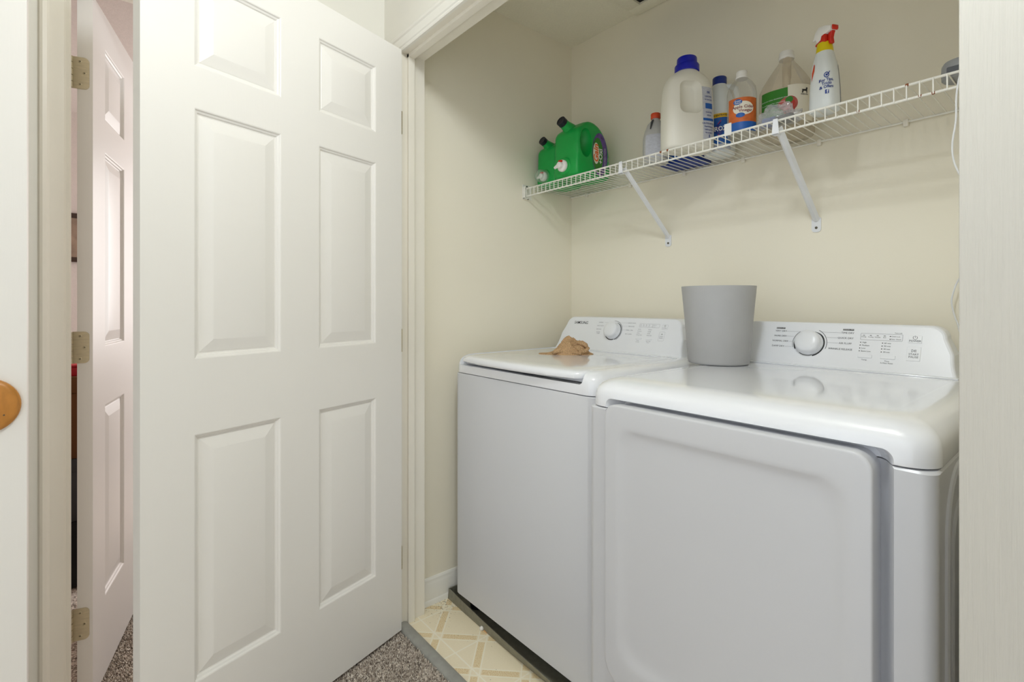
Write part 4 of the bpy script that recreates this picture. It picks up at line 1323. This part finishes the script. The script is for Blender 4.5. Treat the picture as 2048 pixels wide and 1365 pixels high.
for nm, m_, x, z, r in (('apple_print', M_apple, .026, .082, .024), ('apple_print', M_applered, .056, .078, .018), ('apple_print', M_applered, .072, .062, .015), ('leaf_print', M_lgreen, .064, .094, .010)):
    B.shape(nm, m_, lab, ell(r, r * .95, 20), FG, z, .075, .0013 if 'apple' in nm else .0018)
lion = [(-.010, -.008), (-.0085, -.001), (-.0095, .003), (-.006, .003), (.004, .003), (.006, .008), (.0095, .0095), (.012, .006), (.010, .0035), (.010, -.008), (.0075, -.008), (.0065, -.002), (-.004, -.002), (-.006, -.008)]
lm = MB(); fl = B.wrap(FG + .62, .118, .075)(.0016); lm.add([fl(a, b) for a, b in lion], [tuple(range(len(lion)))]); lm.build('lion_emblem', M_ink, lab, recalc=False)
B.text('emblem_lettering', M_ink, lab, [('FOOD LION', .0048, 0, .106, dict(bold=.02))], FG + .62, .075)
B.text('label_lettering', M_white, lab, [('Also try our white distilled vinegar', .0052, -.036, .104, {}), ('for cooking and for cleaning', .0052, -.040, .092, {}), ('Store in a cool place', .0058, -.034, .080, dict(bold=.01))], FG, .075)

# ---- spray bottle
zs = shz(1.16) + .002
sp_ = thing('spray_bottle', (1.160, -.238, zs), 'white trigger spray bottle with yellow neck and red trigger', 'spray bottle')
SR = -.35
B = Bottle(1.160, -.238, zs, [(0, .030, .024, 2.8), (.003, .034, .028, 3), (.01, .0355, .029, 3), (.06, .034, .028, 3), (.10, .0315, .027, 2.8), (.130, .0285, .0255, 2.6), (.150, .0235, .023, 2.3), (.165, .0205, .0205, 2.1), (.190, .0165, .0165, 2)], rot=SR)
B.body('bottle_body', M_bleach, sp_)
MB().lathe([(.0205, .163), (.0212, .164), (.0180, .1880), (.0172, .1895), (.0, .190)], (1.160, -.238, zs), 28).build('neck_band', M_yellow, sp_, sharp=40)
ux = Vector((math.cos(SR - .12), math.sin(SR - .12), 0)); uy = Vector((-ux.y, ux.x, 0))
o_ = Vector((1.160, -.238, zs))
def sprism(name, m_, poly, hw, root, bev=(.002, 2)):
    mb = MB().prism(poly, lambda a, b: o_ + ux * a + uy * hw + Vector((0, 0, b)), lambda a, b: o_ + ux * a - uy * hw + Vector((0, 0, b)))
    return mb.build(name, m_, root, bevel=bev, sharp=40)
head = sprism('trigger_head', M_whitecap, [(-.014, .192), (-.018, .207), (-.030, .207), (-.024, .214), (-.020, .226), (-.008, .236), (.012, .232), (.030, .224), (.031, .212), (.012, .209), (.002, .207), (.000, .197)], .0125, sp_)
sprism('collar', M_red, [(-.0175, .1865), (-.0165, .192), (.000, .198), (.003, .208), (.014, .209), (.0155, .193), (.016, .187)], .0145, sp_)
sprism('trigger', M_red, [(.0165, .209), (.030, .212), (.027, .205), (.0245, .195), (.027, .180), (.020, .179), (.0165, .190)], .006, sp_, (.0012, 1))
sprism('nozzle', M_red, [(.031, .211), (.036, .213), (.036, .223), (.031, .225)], .009, sp_, (.0012, 1))
FS = math.atan2(-.80, .60) - SR
B.shape('side_print', M_orangered, sp_, [(-.030, -.022), (-.022, .004), (-.022, .020), (-.026, .024), (-.032, .002)], FS - .55, .110, .034, .0009)
ic = MB(); fi = B.wrap(FS - .30, .092, .032)(.0012)
ring = []
for a0, r0_, r1_ in ((0, .0055, .0078), (0, .0, .0030)):
    n = 18
    vs = []
    for q in range(n + 1):
        t = 2 * math.pi * q / n
        vs += [fi(r0_ * math.cos(t), r0_ * math.sin(t)), fi(r1_ * math.cos(t), r1_ * math.sin(t))]
    ic.add(vs, [(2 * q, 2 * q + 1, 2 * q + 3, 2 * q + 2) for q in range(n)])
ic.add([fi(.001, .0), fi(.003, -.001), fi(.011, .008), fi(.0095, .0095)], [(0, 1, 2, 3)])
ic.build('target_emblem', M_dblue, sp_, recalc=False)
B.text('lettering', M_dblue, sp_, [('For Tips,', .0110, 0, .0785, dict(bold=.02)), ('Tricks', .0110, 0, .0690, dict(bold=.02)), ('& Offers', .0110, 0, .0595, dict(bold=.02))], FS - .30, .032)
B.shape('square_logo', M_dblue, sp_, rr(-.0055, .0055, -.0055, .0055, .001, 2), FS - .30, .0465, .032, .0010)
B.text('square_logo_lettering', M_white, sp_, [('f', .0135, .0012, .0460, dict(bold=.03, off=.0016))], FS - .30, .032)
B.label('back_label', M_lgrey, sp_, FS + 1.02, FS + 1.55, .018, .125, .0010, 12, 6)

# ---- clear plastic bag with packets
zp = shz(1.0) + .002
def crumple(cx, cy, z0, rx, ry, h, seed, amp, n=40, m=16, fl=1.0):
    mb = MB()
    rg = []
    for j in range(m + 1):
        ph = math.pi * .5 * j / m
        ring_ = []
        for i in range(n):
            t = 2 * math.pi * i / n
            d = Vector((math.cos(t) * math.cos(ph) * 1.6, math.sin(t) * math.cos(ph) * 1.6, math.sin(ph) * 1.6 + seed))
            q = 1 + amp * (noise.noise(d * 1.3) + .6 * (abs(noise.noise(d * 2.9)) - .3))
            ring_.append((cx + rx * math.cos(t) * math.cos(ph) ** .7 * q, cy + ry * math.sin(t) * math.cos(ph) ** .7 * q, z0 + max(.0, h * math.sin(ph) * q)))
        rg.append(ring_)
    rg[-1] = [Vector(p).lerp(Vector((cx, cy, rg[-1][0][2])), .5) for p in rg[-1]]
    mb.loft(rg)
    return mb
bag = crumple(1.045, -.246, zp, .066, .030, .050, 3.1, .42).build('plastic_bag', M_bag, sharp=22)
tag(bag, 'crumpled clear plastic bag lying at the front of the shelf', 'plastic bag')
pk = MB().prism(rr(.996, 1.032, -.258, -.234, .005, 3), lambda a, b: (a, b, zp + .0015), lambda a, b: (a + .004, b + .004, zp + .026)).build('blue_packet', mat('dull_blue_wrap', (92, 116, 180), 0.5, noise_s=60, noise_amt=.12), bevel=(.004, 2))
tag(pk, 'small dull blue packet inside the clear plastic bag', 'packet')
pk = MB().prism(rr(1.040, 1.085, -.256, -.234, .005, 3), lambda a, b: (a, b, zp + .0015), lambda a, b: (a - .003, b + .002, zp + .024)).build('dark_packet', mat('charcoal_wrap', (70, 70, 74), 0.5, noise_s=60, noise_amt=.15), bevel=(.004, 2))
tag(pk, 'small charcoal packet inside the clear plastic bag', 'packet')

# ---- grey plug-in device at the right end with white cord
zd = shz(1.44) + .002
dv = thing('grey_device', (1.440, -.225, zd), 'small grey round device on the shelf at the right wall edge', 'device')
MB().lathe([(.034, 0), (.037, .003), (.038, .018), (.037, .034), (.033, .041), (.020, .044), (0, .0445)], (1.440, -.225, zd), 32).build('case', M_devgrey, dv, sharp=40)
MB().prism(rr(1.418, 1.450, zd + .004, zd + .022, .003, 3), lambda a, b: (a, -.2640, b), lambda a, b: (a, -.2560, b)).build('port_panel', M_devdark, dv)
cp_ = [(1.458, -.258, zd + .010), (1.456, -.290, zd + .016), (1.449, -.312, 1.640), (1.443, -.316, 1.593), (1.442, -.316, 1.538), (1.436, -.316, 1.485), (1.439, -.313, 1.446), (1.452, -.300, 1.40), (1.462, -.20, 1.32), (1.44, -.08, 1.25), (1.405, -.030, 1.197), (1.396, -.028, 1.171), (1.391, -.028, 1.139), (1.398, -.028, 1.099), (1.405, -.028, 1.073), (1.42, -.028, .98)]
def catmull(p, n=8):
    p = [Vector(q) for q in p]
    out = []
    for i in range(len(p) - 1):
        a, b, c, d = p[max(i - 1, 0)], p[i], p[i + 1], p[min(i + 2, len(p) - 1)]
        for k in range(n):
            t = k / n
            out.append(.5 * ((2 * b) + (c - a) * t + (2 * a - 5 * b + 4 * c - d) * t * t + (3 * b - a - 3 * c + d) * t ** 3))
    out.append(p[-1])
    return out
tag(MB().tube(catmull(cp_), .0019, 8).build('power_cord', M_cord), 'thin white cord hanging from the shelf end down behind the dryer', 'cord')

# ================================================================== ROOM BEHIND THE OPEN DOOR (seen through the hinge gap)
zb_ = 0.0
for nm, m_, h_, inset, lb in (('black_case', M_dark, .26, 0.0, 'black case on the floor at the bottom of the stack beyond the hinge gap'), ('grey_box', M_devdark, .25, .010, 'dark grey box in the stack beyond the hinge gap, under the brown carton'), ('brown_carton', mat('brown_card', (120, 78, 40), .8), .33, .020, 'brown carton in the stack beyond the hinge gap, under the red box'), ('red_box', M_lred, .045, .040, 'small red box topping the stack beyond the hinge gap')):
    x1, yy0, yy1 = -1.0 - inset, -2.10 + inset, -1.745 - inset
    bt = thing(nm, (x1 - .18, (yy0 + yy1) / 2, zb_), lb, nm.split('_')[1])
    MB().box(x1 - .36, x1, yy0, yy1, zb_, zb_ + h_ * .8).build('body', m_, bt, bevel=(.004, 2))
    MB().box(x1 - .362, x1 + .002, yy0 - .002, yy1 + .002, zb_ + h_ * .8, zb_ + h_).build('lid', m_, bt, bevel=(.003, 2))
    zb_ += h_
pf = thing('picture_frame', (-2.597, -1.84, 1.55), 'brown framed picture on the pinkish far room wall', 'picture')
MB().box(-2.5995, -2.58, -2.05, -1.60, 1.40, 1.43).box(-2.5995, -2.58, -2.05, -1.60, 1.68, 1.71).box(-2.5995, -2.58, -2.05, -2.02, 1.43, 1.68).box(-2.5995, -2.58, -1.63, -1.60, 1.43, 1.68).build('frame', M_dkwood, pf)
MB().box(-2.5985, -2.590, -2.02, -1.63, 1.43, 1.68).build('print', mat('picture_print', (150, 128, 110), .6, noise_s=14, noise_amt=.4), pf)

mark_print()
